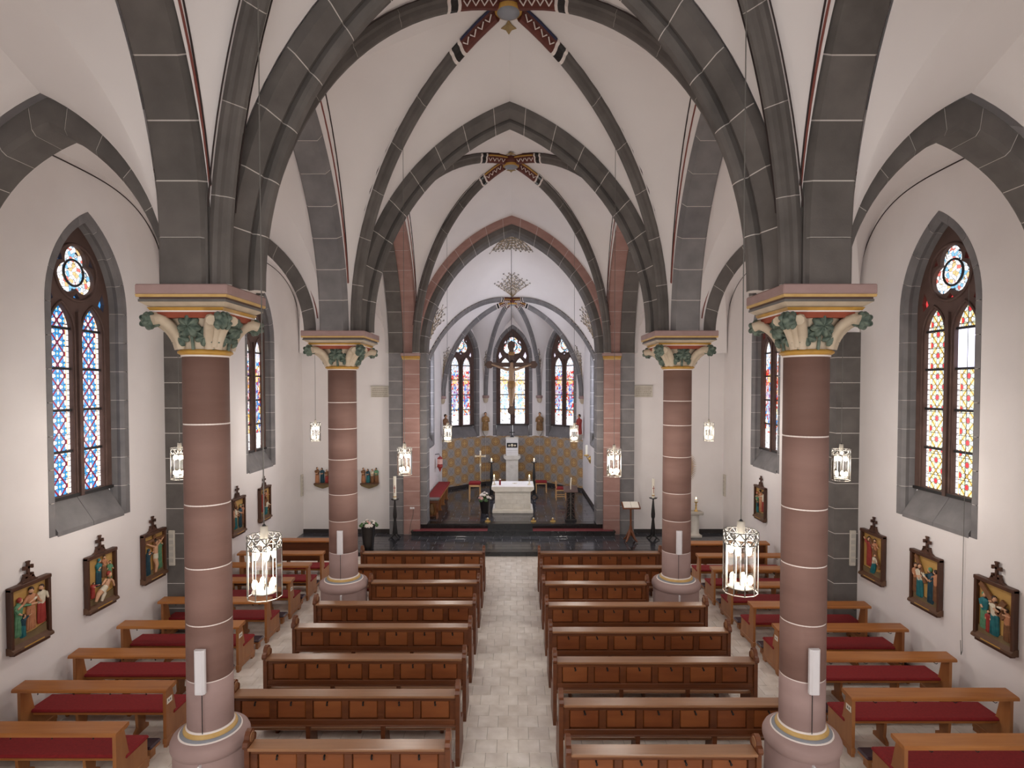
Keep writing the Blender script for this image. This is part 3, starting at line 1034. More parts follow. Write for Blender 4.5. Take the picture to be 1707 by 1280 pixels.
def rib(parent, fn, nb, f_end=1.0, prof=RIBP, painted=0.0, m='grey', f_start=0.0, name='rib'):
    r = link(name, None, parent)
    gap = 0.005 / fn.arc.length()
    fe = f_end - painted
    for i in range(nb):
        f0, f1 = f_start + (fe - f_start) * i / nb + gap, f_start + (fe - f_start) * (i + 1) / nb - gap
        mb = MB()
        mb.sweep([[fn(f0 + (f1 - f0) * k / 4, n, b) for b, n in prof] for k in range(5)])
        mb.build('rib_stone', m, r)
    mb = MB()
    pr = [(b * 0.95, n * 0.97) for b, n in prof]
    mb.sweep([[fn(f_start + (fe - f_start) * k / 24, n, b) for b, n in pr] for k in range(25)])
    mb.build('mortar_bed', 'mortar', r)
    if painted:
        def seg(f0, f1, mm, nm, sc=1.0, mi=0):
            mb = MB()
            mb.sweep([[fn(f0 + (f1 - f0) * k / 3, n * sc, b * sc) for b, n in prof] for k in range(4)])
            mb.build(nm, mm, r)
        d = painted
        seg(fe, fe + d * 0.06, 'joint', 'painted_band', 1.02)
        seg(fe + d * 0.06, fe + d * 0.2, 'black', 'painted_band', 1.02)
        seg(fe + d * 0.2, fe + d * 0.26, 'joint', 'painted_band', 1.02)
        seg(fe + d * 0.26, f_end, 'bossred', 'painted_end', 1.0)
        # cream zigzag and blue and gold edging on the painted end
        for q in range(4):
            fa = fe + d * (0.3 + 0.17 * q)
            for sd in (-1, 1):
                mb = MB()
                p = [fn(fa, -0.115, sd * 0.083), fn(fa + d * 0.13, -0.115, sd * 0.083), fn(fa + d * 0.065, -0.185, sd * 0.062)]
                e = 0.006
                mb.tube([p[0], p[2], p[1]], 0.012, 5)
                mb.build('painted_zigzag', 'joint', r)
        for sd in (-1, 1):
            mb = MB()
            mb.tube([fn(fe + d * (0.28 + 0.72 * k / 4), -0.06, sd * 0.112) for k in range(5)], 0.022, 5)
            mb.build('painted_edge', 'bossblue' if d > 0.14 else 'gold', r)
    return r


def web(parent, A, B, nt=18, ns=6):
    def S(t, s_):
        a, b = A(t), B(t)
        return tuple(a[i] + (b[i] - a[i]) * s_ for i in range(3))
    MB().grid(S, nt, ns).build('vault_web', 'plaster_vault', parent)
    return S


def boss(parent, x, y, z, r=0.26):
    bo = link('boss', None, parent)
    MB().lathe([(r * 0.9, z + 0.02), (r, z - 0.10), (r * 0.98, z - 0.16), (r * 0.8, z - 0.2)], 20, (x, y)).build('boss_ring', 'bossred', bo)
    MB().lathe([(r * 0.82, z - 0.15), (r * 0.84, z - 0.235), (r * 0.72, z - 0.25)], 20, (x, y)).build('boss_rim', 'gold', bo)
    MB().lathe([(r * 0.72, z - 0.2), (r * 0.7, z - 0.255), (r * 0.4, z - 0.275), (r * 0.05, z - 0.28)], 20, (x, y)).build('boss_face', 'greypaint', bo)


def line_on(parent, pts, m, w=0.011):
    MB().tube(pts, w, 4, smooth=False).build('painted_line', m, parent)


nave_arc_y = {}
for bi, (y0, y1) in enumerate(BAYS):
    yc = (y0 + y1) / 2
    zb = 11.24 if bi < 2 else 11.18
    q = (A1, A2, A3)[bi]
    last = bi == 2
    e1 = y1 - 0.2 if last else y1 - 0.26
    for s in (-1, 1):
        diags = {}
        for ye, sg, arcx, yp in ((y0, 1, TARC, y0 + 0.26), (y1, -1, CARC if last else TARC, e1)):
            P0 = (s * 3.16, ye + sg * (0.30 if not (last and sg < 0) else 0.34), Z0)
            D = diag_fn(P0, (0, yc, zb))
            diags[sg] = D
            # transverse web
            A = lambda t, arcx=arcx, yp=yp: (s * -arcx.pt(t)[0] * 1.0, yp, arcx.pt(t)[1])
            web(ceil_, A, D)
            # side web against the arcade
            arq = q['arc']
            dn = 0.13

            def A2f(t, arq=arq, sg=sg, q=q):
                u, z = arq.pt(t, dn)
                if q['st']:
                    z0 = Z0 + (z - arq.z0) * (arq.z0 + arq.h - Z0) / arq.h
                    z = z0 if t < 0.999 else z
                return (s * 3.20 if not last else s * 3.13, q['c'] + (u if sg > 0 else -u), z)
            web(ceil_, A2f, D)
            rib(ceil_, D, 6, 0.965, painted=0.15 if bi == 1 else 0.13)
            # painted red and black lines beside the ribs and the arcade
            if not (bi == 0 and sg > 0):
                off = 0.0
                line_on(ceil_, [(lambda p, g: (p[0] * (1 - g) + A2f(f)[0] * g - s * 0.012, p[1] * (1 - g) + A2f(f)[1] * g, p[2] * (1 - g) + A2f(f)[2] * g))(D(f), 0.93) for f in [0.2 + 0.8 * k / 16 for k in range(17)]], 'paint_line', 0.012)
                line_on(ceil_, [(lambda p, g: (p[0] * (1 - g) + A2f(f)[0] * g - s * 0.012, p[1] * (1 - g) + A2f(f)[1] * g, p[2] * (1 - g) + A2f(f)[2] * g))(D(f), 0.965) for f in [0.2 + 0.8 * k / 16 for k in range(17)]], 'paint_red', 0.014)
                for bb in (-0.15, 0.15):
                    line_on(ceil_, [D(f, -0.012, bb) for f in [0.12 + 0.8 * k / 18 for k in range(19)]], 'paint_line', 0.010)
                line_on(ceil_, [(s * -arcx.pt(f, 0.05)[0], yp + sg * 0.03, arcx.pt(f, 0.03)[1]) for f in [0.2 + 0.8 * k / 16 for k in range(17)]], 'paint_line', 0.010)
    boss(ceil_, 0, yc, zb)
    if bi:
        # painted flower sprigs on the webs round the boss
        for k, (dx, dy) in enumerate(((0, 0.55), (0.34, 0.42), (-0.34, 0.42), (0, -0.55))):
            zz = zb - (0.09 if dy > 0 else 0.05)
            mb = MB()
            pet = [(0.0, 0.17), (0.05, 0.06), (0.13, 0.0), (0.05, -0.05), (0.0, -0.14), (-0.05, -0.05), (-0.13, 0.0), (-0.05, 0.06)]
            sc = 1.0 if dx == 0 else 0.7
            slope = (zb - (10.75 if not last else 10.65)) / abs((y1 - y0) / 2)
            mb.prism([(dx + u * sc, dy + w * sc) for u, w in pet], 0.0, 0.01,
                     lambda u, w, t: (u, yc + w, zb - abs(w) * slope - abs(u) * 0.25 - 0.02 - t))
            mb.build('painted_flower', 'sprig', ceil_)

# aisle vaults (groins without ribs)
for s in (-1, 1):
    xw = XL if s < 0 else XR
    xc = s * 5.16
    for bi, (y0, y1) in enumerate(BAYS):
        yc = (y0 + y1) / 2
        q = (A1, A2, A3)[bi]
        last = bi == 2
        hw = (y1 - y0) / 2 - 0.1
        cen = (xc, yc, 9.35)
        aarc = Arc(1.40, 2.15)
        for ye, sg in ((y0, 1), (y1, -1)):
            yp = ye + sg * 0.22 if not (last and sg < 0) else ye - 0.01
            Dc = diag_fn((s * (3.77 if not last else 4.12), ye + sg * (0.22 if not last else 0.4), Z0), cen)
            aarc, xc = (Arc(1.40, 2.15), s * 5.16) if ye < 8 else (Arc(1.36, 2.15), s * 5.30)
            if last and sg < 0:
                aarc, xc = Arc(1.22, 2.15), s * 5.34
            Dw = diag_fn((xw - s * 0.03, ye + sg * 0.3, Z0), cen)
            # transverse half webs
            web(ceil_, lambda t: (xc + s * aarc.pt(t)[0], yp, aarc.pt(t)[1]), Dc)
            web(ceil_, lambda t: (xc - s * aarc.pt(t)[0], yp, aarc.pt(t)[1]), Dw)
            arq = q['arc']

            def Af(t):
                u, z = arq.pt(t, 0.12)
                if q['st']:
                    z = Z0 + (z - arq.z0) * (arq.z0 + arq.h - Z0) / arq.h
                return (s * (3.76 if not last else 4.05), q['c'] + (u if sg > 0 else -u), z)
            web(ceil_, Af, Dc)

            def Wf(t):
                u = 1 - t ** 1.6
                z = Z0 + 2.55 * (max(0.0, 1 - u ** 3)) ** (1 / 3.0)
                return (xw + s * 0.02, yc - sg * hw * u, z)
            web(ceil_, Wf, Dw)
            if bi:
                line_on(ceil_, [(xw - s * 0.004, Wf(f)[1], Wf(f)[2] - 0.10) for f in [0.06 + 0.94 * k / 24 for k in range(25)]], 'paint_line', 0.012)
            if bi < 2 and sg < 0 or bi and sg > 0:
                line_on(ceil_, [(xc + s * aarc.pt(f, 0.06)[0] * 1, yp + sg * 0.03, aarc.pt(f, 0.06)[1] - 0.0) for f in [0.1 + 0.9 * k / 12 for k in range(13)]], 'paint_red', 0.012)

# chancel and apse vault
BZ, BY = 8.69, 24.3
carc_in = Arc(3.0, 4.22)
sprays = []
APR = [(-0.09, 0.02), (0.09, 0.02), (0.09, -0.06), (0.055, -0.09), (0.05, -0.14), (0.0, -0.17), (-0.05, -0.14), (-0.055, -0.09), (-0.09, -0.06)]
outer_ribs = {}
for s in (-1, 1):
    D = seg_fn((s * 3.09, 21.2, 6.08), (0, BY, BZ), 0.44, 8.06)
    outer_ribs[s] = D
    rib(ceil_, D, 5, 0.97, APR, painted=0.1, m='grey_light')
    S = web(ceil_, lambda t, s=s: (-s * carc_in.pt(t)[0], YE + 0.48, carc_in.pt(t)[1]), D, 20, 8)
    sprays.append((s, S))
    # wall between the jamb and the rib foot
    D2 = diag_fn((s * 3.06, 25.46, 4.62), (0, BY, BZ))
    rib(ceil_, D2, 5, 0.97, APR, painted=0.1, m='grey_light')
    D3 = diag_fn((s * 1.27, 27.36, 4.62), (0, BY, BZ))
    rib(ceil_, D3, 5, 0.97, APR, painted=0.1, m='grey_light')

    def wall_arch(pa, pb, za, zt):
        mid = ((pa[0] + pb[0]) / 2, (pa[1] + pb[1]) / 2)
        L = math.hypot(pb[0] - pa[0], pb[1] - pa[1]) / 2
        ar = Arc(L, zt - za, za)

        def fn(t):
            u, z = ar.pt(t)
            k = (u + L) / L
            return (pa[0] + (mid[0] - pa[0]) * k, pa[1] + (mid[1] - pa[1]) * k, z)
        return fn
    # webs over the chancel side wall, the slanting walls and the back wall
    web(ceil_, wall_arch((s * 3.11, 21.2), (s * 3.11, 25.5), 6.0, 8.3), D, 14, 5)
    S1 = web(ceil_, wall_arch((s * 3.11, 25.5), (s * 3.11, 21.2), 4.7, 8.3), D2, 14, 5)
    sprays.append((s, ('cell', S1)))
    S2 = web(ceil_, wall_arch((s * 3.1, 25.51), (s * 1.28, 27.41), 4.7, 8.3), D2, 14, 5)
    S3 = web(ceil_, wall_arch((s * 1.28, 27.41), (s * 3.1, 25.51), 4.7, 8.3), D3, 14, 5)
    S4 = web(ceil_, wall_arch((s * 1.28, 27.41), (-s * 1.28, 27.41), 4.7, 8.3), D3, 14, 5)
    sprays.append((s, ('cell', S2)))
    sprays.append((s, ('cell', S3)))
    sprays.append((s, ('cell', wall_arch((s * 1.28, 27.41), (-s * 1.28, 27.41), 4.7, 8.3), S4)))
    # corbels under the ribs
    for k, (px, py, d) in enumerate(((s * 3.06, 25.44, (-s * 0.8, -0.6)), (s * 1.27, 27.34, (-s * 0.35, -0.93)))):
        co = struct(trim(), 'small carved stone corbel under an apse rib, %s of the %s' % (('outer', 'inner')[k], ('left', '', 'right')[s + 1]))
        MB().lathe([(0.05, 4.28), (0.10, 4.34), (0.13, 4.44), (0.12, 4.50)], 12, (px, py)).build('corbel_bell', 'cream', co)
        MB().lathe([(0.15, 4.50), (0.17, 4.53), (0.17, 4.60), (0.15, 4.63)], 8, (px, py)).build('corbel_slab', 'abacus', co)
boss(ceil_, 0, BY, BZ, 0.24)


def spray(P, n, seed, spread, size=1.0, arch=0.5):
    """a fan of painted branches; P(u, v) lies on the vault, v from the root 0 to the tips 1, u sideways -1..1"""
    rr = random.Random(seed)
    br, bl = MB(), MB()

    def dot(u, v, r):
        bl.ball(P(u, v), (r * size, 0.012, r * size), 6, 4)

    def twig(pts, r):
        br.tube([P(*p) for p in pts], r * size, 4, smooth=False)
    for k in range(n):
        a = (k + 0.5) / n * 2 - 1
        L = 1.0 - arch * abs(a) + rr.uniform(-0.06, 0.06)
        du = a * spread
        main = [(du * (q / 6.0) ** 0.8 + 0.03 * math.sin(q * 1.3 + k), L * q / 6.0) for q in range(7)]
        twig(main, 0.010)
        dot(main[6][0], main[6][1], 0.05)
        for q in range(2, 7):
            for sd in (-1, 1):
                u, v = main[q]
                l = rr.uniform(0.07, 0.16)
                mid = (u + sd * l * 0.6 * spread * 1.2, v + l * 0.35)
                tip = (u + sd * l * spread * 1.5, v + l * 0.95)
                twig([(u, v), mid, tip], 0.006)
                dot(tip[0], tip[1], rr.uniform(0.022, 0.04))
    br.build('painted_branches', 'sprig', ceil_)
    bl.build('painted_blossoms', 'sprig_grey', ceil_)


def onto(S, t, q, off=(0, -0.012, -0.012)):
    p = S(min(max(t, 0.005), 0.9995), min(max(q, 0.005), 0.995))
    return (p[0] + off[0], p[1] + off[1], p[2] + off[2])


big = {s: S for s, S in sprays if not isinstance(S, tuple)}
sidef = lambda u: big[-1] if u < 0 else big[1]
spray(lambda u, v: onto(sidef(u), 1 - abs(u) * 0.20, 0.955 - v * 0.36), 9, 11, 0.75)                 # above the boss
spray(lambda u, v: onto(sidef(u), 1 - abs(u) * 0.16, 0.02 + v * 0.20), 9, 12, 0.95, 1.0, 0.35)       # under the crown
for s in (-1, 1):
    spray(lambda u, v, s=s: onto(big[s], 0.03 + v * 0.30, 0.40 + u * 0.42 * (0.3 + 0.7 * v)), 5, 13 + s, 0.8, 1.0, 0.25)
cells = [(s, S[1]) for s, S in sprays if isinstance(S, tuple) and len(S) == 2]
for k, (s, S) in enumerate(cells):
    spray(lambda u, v: onto(S, 0.16 + v * 0.26, 0.48 + u * 0.4), 3, 30 + k, 0.7, 0.8, 0.3)

# ------------------------------------------------------------------ columns
def leaf_cap(mb, c, nrm, up, R, lobes=5, mi=0):
    """a domed lobed leaf facing nrm"""
    n = Vector(nrm).normalized()
    u = Vector(up)
    u = (u - n * u.dot(n)).normalized()
    w = u.cross(n)
    c = Vector(c)
    K = lobes * 6
    rings = []
    for j, (fr, hh) in enumerate(((0.12, 0.5), (0.45, 0.62), (0.8, 0.45), (1.0, 0.0), (0.95, -0.35))):
        ring = []
        for k in range(K):
            th = 2 * PI * k / K
            rad = R * (0.72 + 0.28 * abs(math.cos(lobes * th / 2))) * fr
            rid = hh * R * (0.45 + 0.22 * math.cos(lobes * th))
            ring.append(tuple(c + u * (rad * math.cos(th)) + w * (rad * math.sin(th)) + n * rid))
        rings.append(ring)
    mb.sweep(rings, mi, True)


def column(x, y, k, ab, label, drums, sp_x, seed):
    c = thing('column', label, 'column', (x, y, 0), 0.0, 'sandstone nave columns')
    c['kind'] = 'thing'
    r = 0.2475 * k
    z_top, z_bot = 5.40, 1.11
    # plinth, torus and painted rings
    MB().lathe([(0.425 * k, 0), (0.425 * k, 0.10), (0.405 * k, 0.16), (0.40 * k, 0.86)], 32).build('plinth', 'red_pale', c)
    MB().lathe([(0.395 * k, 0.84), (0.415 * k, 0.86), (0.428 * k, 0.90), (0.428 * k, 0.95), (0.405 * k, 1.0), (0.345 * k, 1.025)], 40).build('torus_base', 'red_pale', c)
    MB().lathe([(0.345 * k, 1.018), (0.340 * k, 1.032), (0.325 * k, 1.036)], 40).build('white_fillet', 'joint', c)
    MB().lathe([(0.328 * k, 1.02), (0.325 * k, 1.045), (0.29 * k, 1.055)], 40).build('grey_ring', 'greypaint', c)
    MB().lathe([(0.288 * k, 1.045), (0.292 * k, 1.065), (0.285 * k, 1.085), (0.258 * k, 1.10)], 40).build('yellow_ring', 'ochre', c)
    MB().lathe([(0.262 * k, 1.09), (0.264 * k, 1.105), (0.252 * k, 1.115)], 40).build('white_fillet', 'joint', c)
    MB().lathe([(r * 0.985, z_bot), (r * 0.975, z_top)], 40).build('mortar_core', 'joint', c)
    zs = [z_bot] + drums + [z_top]
    for i in range(len(zs) - 1):
        f0 = (zs[i] - z_bot) / (z_top - z_bot)
        f1 = (zs[i + 1] - z_bot) / (z_top - z_bot)
        r0, r1 = r * (1.012 - 0.024 * f0), r * (1.012 - 0.024 * f1)
        MB().lathe([(r0 - .006, zs[i] + .006), (r0, zs[i] + 0.012), (r1, zs[i + 1] - 0.012), (r1 - .006, zs[i + 1] - .006)], 48).build('drum', 'red_pale' if i == 0 else ('red_shaded' if i == len(zs) - 2 else 'red'), c)
    # neck ring
    MB().lathe([(r * 1.0, 5.385), (r * 1.04, 5.395), (r * 1.0, 5.41)], 40).build('white_fillet', 'joint', c)
    MB().lathe([(r * 1.02, 5.405), (r * 1.16, 5.425), (r * 1.17, 5.445), (r * 1.05, 5.465)], 40).build('neck_ring', 'gold', c)
    # bell
    cap = link('capital', None, c)
    kz = 0.455
    bell = [(r * 1.0, 5.45), (r * 1.04, 5.55), (r * 1.14, 5.66), (r * 1.34, 5.76), (r * 1.48, 5.83), (r * 1.50, 5.86)]
    MB().lathe(bell, 40).build('bell', 'cream', cap)
    MB().box(-ab * .78, ab * .78, -ab * .78, ab * .78, 5.80, 5.87).build('red_ground', 'capred', cap)
    kb = 0.1 * (1 + (k - 1) * 1.0)
    for i in range(4):
        a = PI / 4 + i * PI / 2
        d = (math.cos(a), math.sin(a))
        tip = ab * 0.80 * 1.414
        # cream volute bracket sweeping out to the corner
        path = []
        for q in range(9):
            t = q / 8
            rad = r * 1.05 + (tip - r * 1.05) * (t ** 1.5)
            zz = 5.50 + 0.32 * math.sin(t * PI / 2) + (0.0 if t < 0.85 else -0.03 * (t - 0.85) / 0.15)
            path.append((d[0] * rad, d[1] * rad, zz))
        for off in (-0.075, 0.0, 0.075):
            o_ = [(p[0] - d[1] * off * (0.5 + j / 8.0), p[1] + d[0] * off * (0.5 + j / 8.0), p[2] - abs(off) * 0.35) for j, p in enumerate(path)]
            MB().tube(o_, [0.066 * k if off == 0 else 0.056 * k] * 9, 8).build('volute', 'cream', cap)
        kn = MB()
        cc = (d[0] * tip, d[1] * tip, 5.765)
        leaf_cap(kn, (cc[0] + d[0] * 0.02, cc[1] + d[1] * 0.02, cc[2]), (d[0], d[1], -0.15), (0, 0, 1), kb, 6)
        leaf_cap(kn, (cc[0] - d[1] * 0.05, cc[1] + d[0] * 0.05, cc[2]), (-d[1], d[0], 0), (0, 0, 1), kb, 6)
        leaf_cap(kn, (cc[0] + d[1] * 0.05, cc[1] - d[0] * 0.05, cc[2]), (d[1], -d[0], 0), (0, 0, 1), kb, 6)
        kn.ball(cc, kb * 0.85, 10, 7)
        kn.build('leaf_knob', 'leaf', cap)
        MB().tube([(d[0] * r * 1.04, d[1] * r * 1.04, 5.46), (d[0] * r * 1.10, d[1] * r * 1.10, 5.58), (d[0] * r * 1.32, d[1] * r * 1.32, 5.70)], 0.012 * k, 6).build('leaf_stem', 'leaf', cap)
        # three leaves on each face
        b = i * PI / 2
        e = (math.cos(b), math.sin(b))
        w = (-e[1], e[0])
        for (oy, zz, rad, RR, tl) in ((0.0, 5.715, 1.40, 0.135, 0.25), (-0.135, 5.61, 1.18, 0.118, 0.1), (0.135, 5.61, 1.18, 0.118, 0.1)):
            mb = MB()
            oy *= k
            ra = math.sqrt(max((r * rad) ** 2 - oy * oy, 0.01))
            leaf_cap(mb, (e[0] * ra + w[0] * oy, e[1] * ra + w[1] * oy, zz), (e[0] + w[0] * oy * 3, e[1] + w[1] * oy * 3, 0.1 - tl), (w[0] * oy * 6, w[1] * oy * 6, 1), RR * (0.4 + 0.6 * k), 7)
            mb.build('carved_leaf', 'leaf', cap)
        MB().tube([(e[0] * r * 1.04, e[1] * r * 1.04, 5.46), (e[0] * r * 1.16, e[1] * r * 1.16, 5.62)], 0.02 * k, 6).build('leaf_stem', 'leaf', cap)
    # abacus in mouldings
    abq = link('abacus', None, c)
    s_ = ab

    def layer(nm, m, h0, h1, z0, z1):
        mb = MB()
        mb.sweep([[(sx * h, sy * h, z) for sx, sy in ((-1, -1), (1, -1), (1, 1), (-1, 1))] for h, z in ((h0, z0), (h1, z1))])
        mb.build(nm, m, abq)
    layer('cream_fillet', 'joint', s_ * 0.80, s_ * 0.80, 5.862, 5.878)
    layer('gold_band', 'gold', s_ * 0.80, s_ * 0.84, 5.878, 5.91)
    layer('cream_hollow', 'cream', s_ * 0.79, s_ * 0.95, 5.91, 5.962)
    layer('grey_band', 'metal', s_ * 0.955, s_ * 0.955, 5.962, 5.99)
    layer('brown_shadow_band', 'tracery', s_ * 0.94, s_ * 0.94, 5.99, 6.012)
    layer('orange_fillet', 'ochre', s_ * 0.985, s_ * 0.995, 6.012, 6.04)
    MB().cbox(-s_, s_, -s_, s_, 6.04, Z0, 0.012).build('slab', 'abacus', abq)
    # core that carries the springers
    MB().box(-0.26, 0.26, -0.42 * k, 0.42 * k, Z0 - .02, Z0 + 1.2).build('springer_core', 'grey', c)
    return c


DN = [1.72, 2.42, 3.08, 3.66, 4.62]
column(-CXN, YA, 1.0, 0.495, 'red sandstone column nearest on the left with carved green leaf capital', [1.68, 2.33, 2.98, 3.70, 4.62], 0, 1)
column(CXN, YA, 1.0, 0.505, 'red sandstone column nearest on the right with carved green leaf capital', [1.68, 2.33, 3.0, 3.65, 4.48], 0, 2)
column(-CXN, YB, 1.165, 0.63, 'farther red sandstone column on the left, next to the black flower pot', [1.62, 2.28, 2.83, 3.55, 4.18, 4.72], 0, 3)
column(CXN, YB, 1.165, 0.63, 'farther red sandstone column on the right, next to the book stand', [1.62, 2.28, 2.85, 3.60, 4.25, 4.75], 0, 4)


# ------------------------------------------------------------------ pendant lamps
def lamp_proto():
    root = link('pendant_lamp', None)
    n, R, H = 10, 0.135, 0.50                      # origin at the centre of the glass
    z0, z1, zb = -H / 2, H / 2, H / 2 - 0.10
    P = [(R * math.cos(2 * PI * k / n + 0.2), R * math.sin(2 * PI * k / n + 0.2)) for k in range(n)]
    for k in range(n):
        a, b = P[k], P[(k + 1) % n]
        mb = MB()
        mb.add([(a[0], a[1], z0), (b[0], b[1], z0), (b[0], b[1], zb), (a[0], a[1], zb)], [(0, 1, 2, 3)])
        mb.build('glass_pane', 'lampglass', root)
        MB().tube([(a[0], a[1], z0), (a[0], a[1], z1)], 0.0045, 5).build('upright_bar', 'metal', root)
        mb = MB()
        m_ = ((a[0] + b[0]) / 2, (a[1] + b[1]) / 2)
        zm = (zb + z1) / 2
        for p, q, zp, zq in ((a, m_, zm, z1), (m_, b, z1, zm), (a, m_, zm, zb), (m_, b, zb, zm)):
            mb.tube([(p[0], p[1], zp), (q[0], q[1], zq)], 0.0055, 4)
        for zz in (zb, z1):
            mb.tube([(a[0], a[1], zz), (b[0], b[1], zz)], 0.0045, 4)
        mb.build('lattice_panel', 'metal', root)
        MB().tube([(a[0], a[1], z0), (b[0], b[1], z0)], 0.004, 4).build('bottom_rim', 'lampwhite', root)
    MB().lathe([(0.03, zb + 0.02), (0.032, zb + 0.06), (0.03, z1 + 0.075), (0.026, z1 + 0.08)], 14).build('collar', 'lampwhite', root)
    sp = MB()
    for k in range(5):
        a = 2 * PI * k / 5
        sp.tube([(0.02 * math.cos(a), 0.02 * math.sin(a), z1 - 0.02), (R * 0.98 * math.cos(a), R * 0.98 * math.sin(a), z1 - 0.02)], 0.004, 4)
    sp.build('spider', 'metal', root)
    MB().lathe([(0.012, z0 + 0.03), (0.10, z0 + 0.035), (0.10, z0 + 0.045), (0.012, z0 + 0.05)], 14).build('bulb_tray', 'metal', root)
    MB().tube([(0, 0, zb), (0, 0, z0 + 0.04)], 0.006, 6).build('stem', 'iron', root)
    for k in range(5):
        for zz in (zb - 0.05, z0 + 0.10):
            a = 2 * PI * k / 5 + (0.3 if zz > 0 else 0.9)
            MB().ball((0.075 * math.cos(a), 0.075 * math.sin(a), zz), (0.024, 0.024, 0.04), 8, 6).build('bulb', 'bulb', root)
    cab = MB().tube([(0, 0, 0), (0, 0, 1)], 0.005, 5)
    cab.build('cable', 'metal', root, (0, 0, z1 + 0.07))
    cabk = MB().lathe([(0.012, 0), (0.016, 0.01), (0.008, 0.025)], 8)
    cabk.build('cable_grip', 'iron', root, (0, 0, z1 + 0.07))
    return root


LAMPS = [(-1.95, 4.73, 3.58, 6.9, 'glass pendant lamp low over the left pews, the largest in view'),
         (1.95, 4.73, 3.62, 6.9, 'glass pendant lamp low over the right pews, the largest in view'),
         (-1.95, 10.8, 3.66, 6.6, 'glass pendant lamp in front of the red pilaster on the left'),
         (1.95, 10.8, 3.63, 6.6, 'glass pendant lamp in front of the red pilaster on the right'),
         (-1.97, 17.9, 3.60, 6.4, 'small glass pendant lamp before the left apse window'),
         (1.93, 17.9, 3.60, 6.4, 'small glass pendant lamp before the right apse window'),
         (-5.30, 9.35, 3.81, 5.3, 'glass pendant lamp half hidden behind the nearest left column'),
         (5.36, 9.35, 3.79, 5.3, 'glass pendant lamp beside the nearest right column'),
         (-5.30, 15.75, 3.82, 5.3, 'small glass pendant lamp in the far left aisle'),
         (5.36, 15.75, 3.82, 5.3, 'small glass pendant lamp in the far right aisle')]
lp0 = lamp_proto()
LAMP_LIGHT = bpy.data.lights.new('lamp_light', 'POINT')
LAMP_LIGHT.energy = LAMP_W
LAMP_LIGHT.color = (1.0, 0.95, 0.89)
LAMP_LIGHT.shadow_soft_size = 0.22
for i, (x, y, z, cl, lb) in enumerate(LAMPS):
    o = lp0 if i == 0 else copy_tree(lp0)
    o.location = (x, y, z)
    tag(o, lb, 'lamp', 'glass pendant lamps')
    for ch in o.children:
        if ch.name.startswith('cable') and not ch.name.startswith('cable_grip'):
            ch.scale = (1, 1, cl)
for i, o in enumerate([q for q in COL.objects if q.name.split('.')[0] == 'pendant_lamp']):
    link('lamp_light', LAMP_LIGHT, o)

# ------------------------------------------------------------------ oak pews of the nave
END_POLY = [(-0.06, 0.0), (0.50, 0.0), (0.51, 0.07), (0.47, 0.12), (0.455, 0.34), (0.47, 0.40), (0.43, 0.46), (0.30, 0.47), (0.18, 0.52),
            (0.115, 0.66), (0.095, 0.84), (0.105, 0.93), (0.14, 0.965), (0.145, 1.01), (0.12, 1.045), (0.10, 1.05), (0.085, 1.10), (0.04, 1.13),
            (-0.01, 1.12), (-0.04, 1.085), (-0.05, 1.045), (-0.085, 1.03), (-0.10, 0.99), (-0.085, 0.955), (-0.05, 0.93), (-0.05, 0.30), (-0.07, 0.12)]


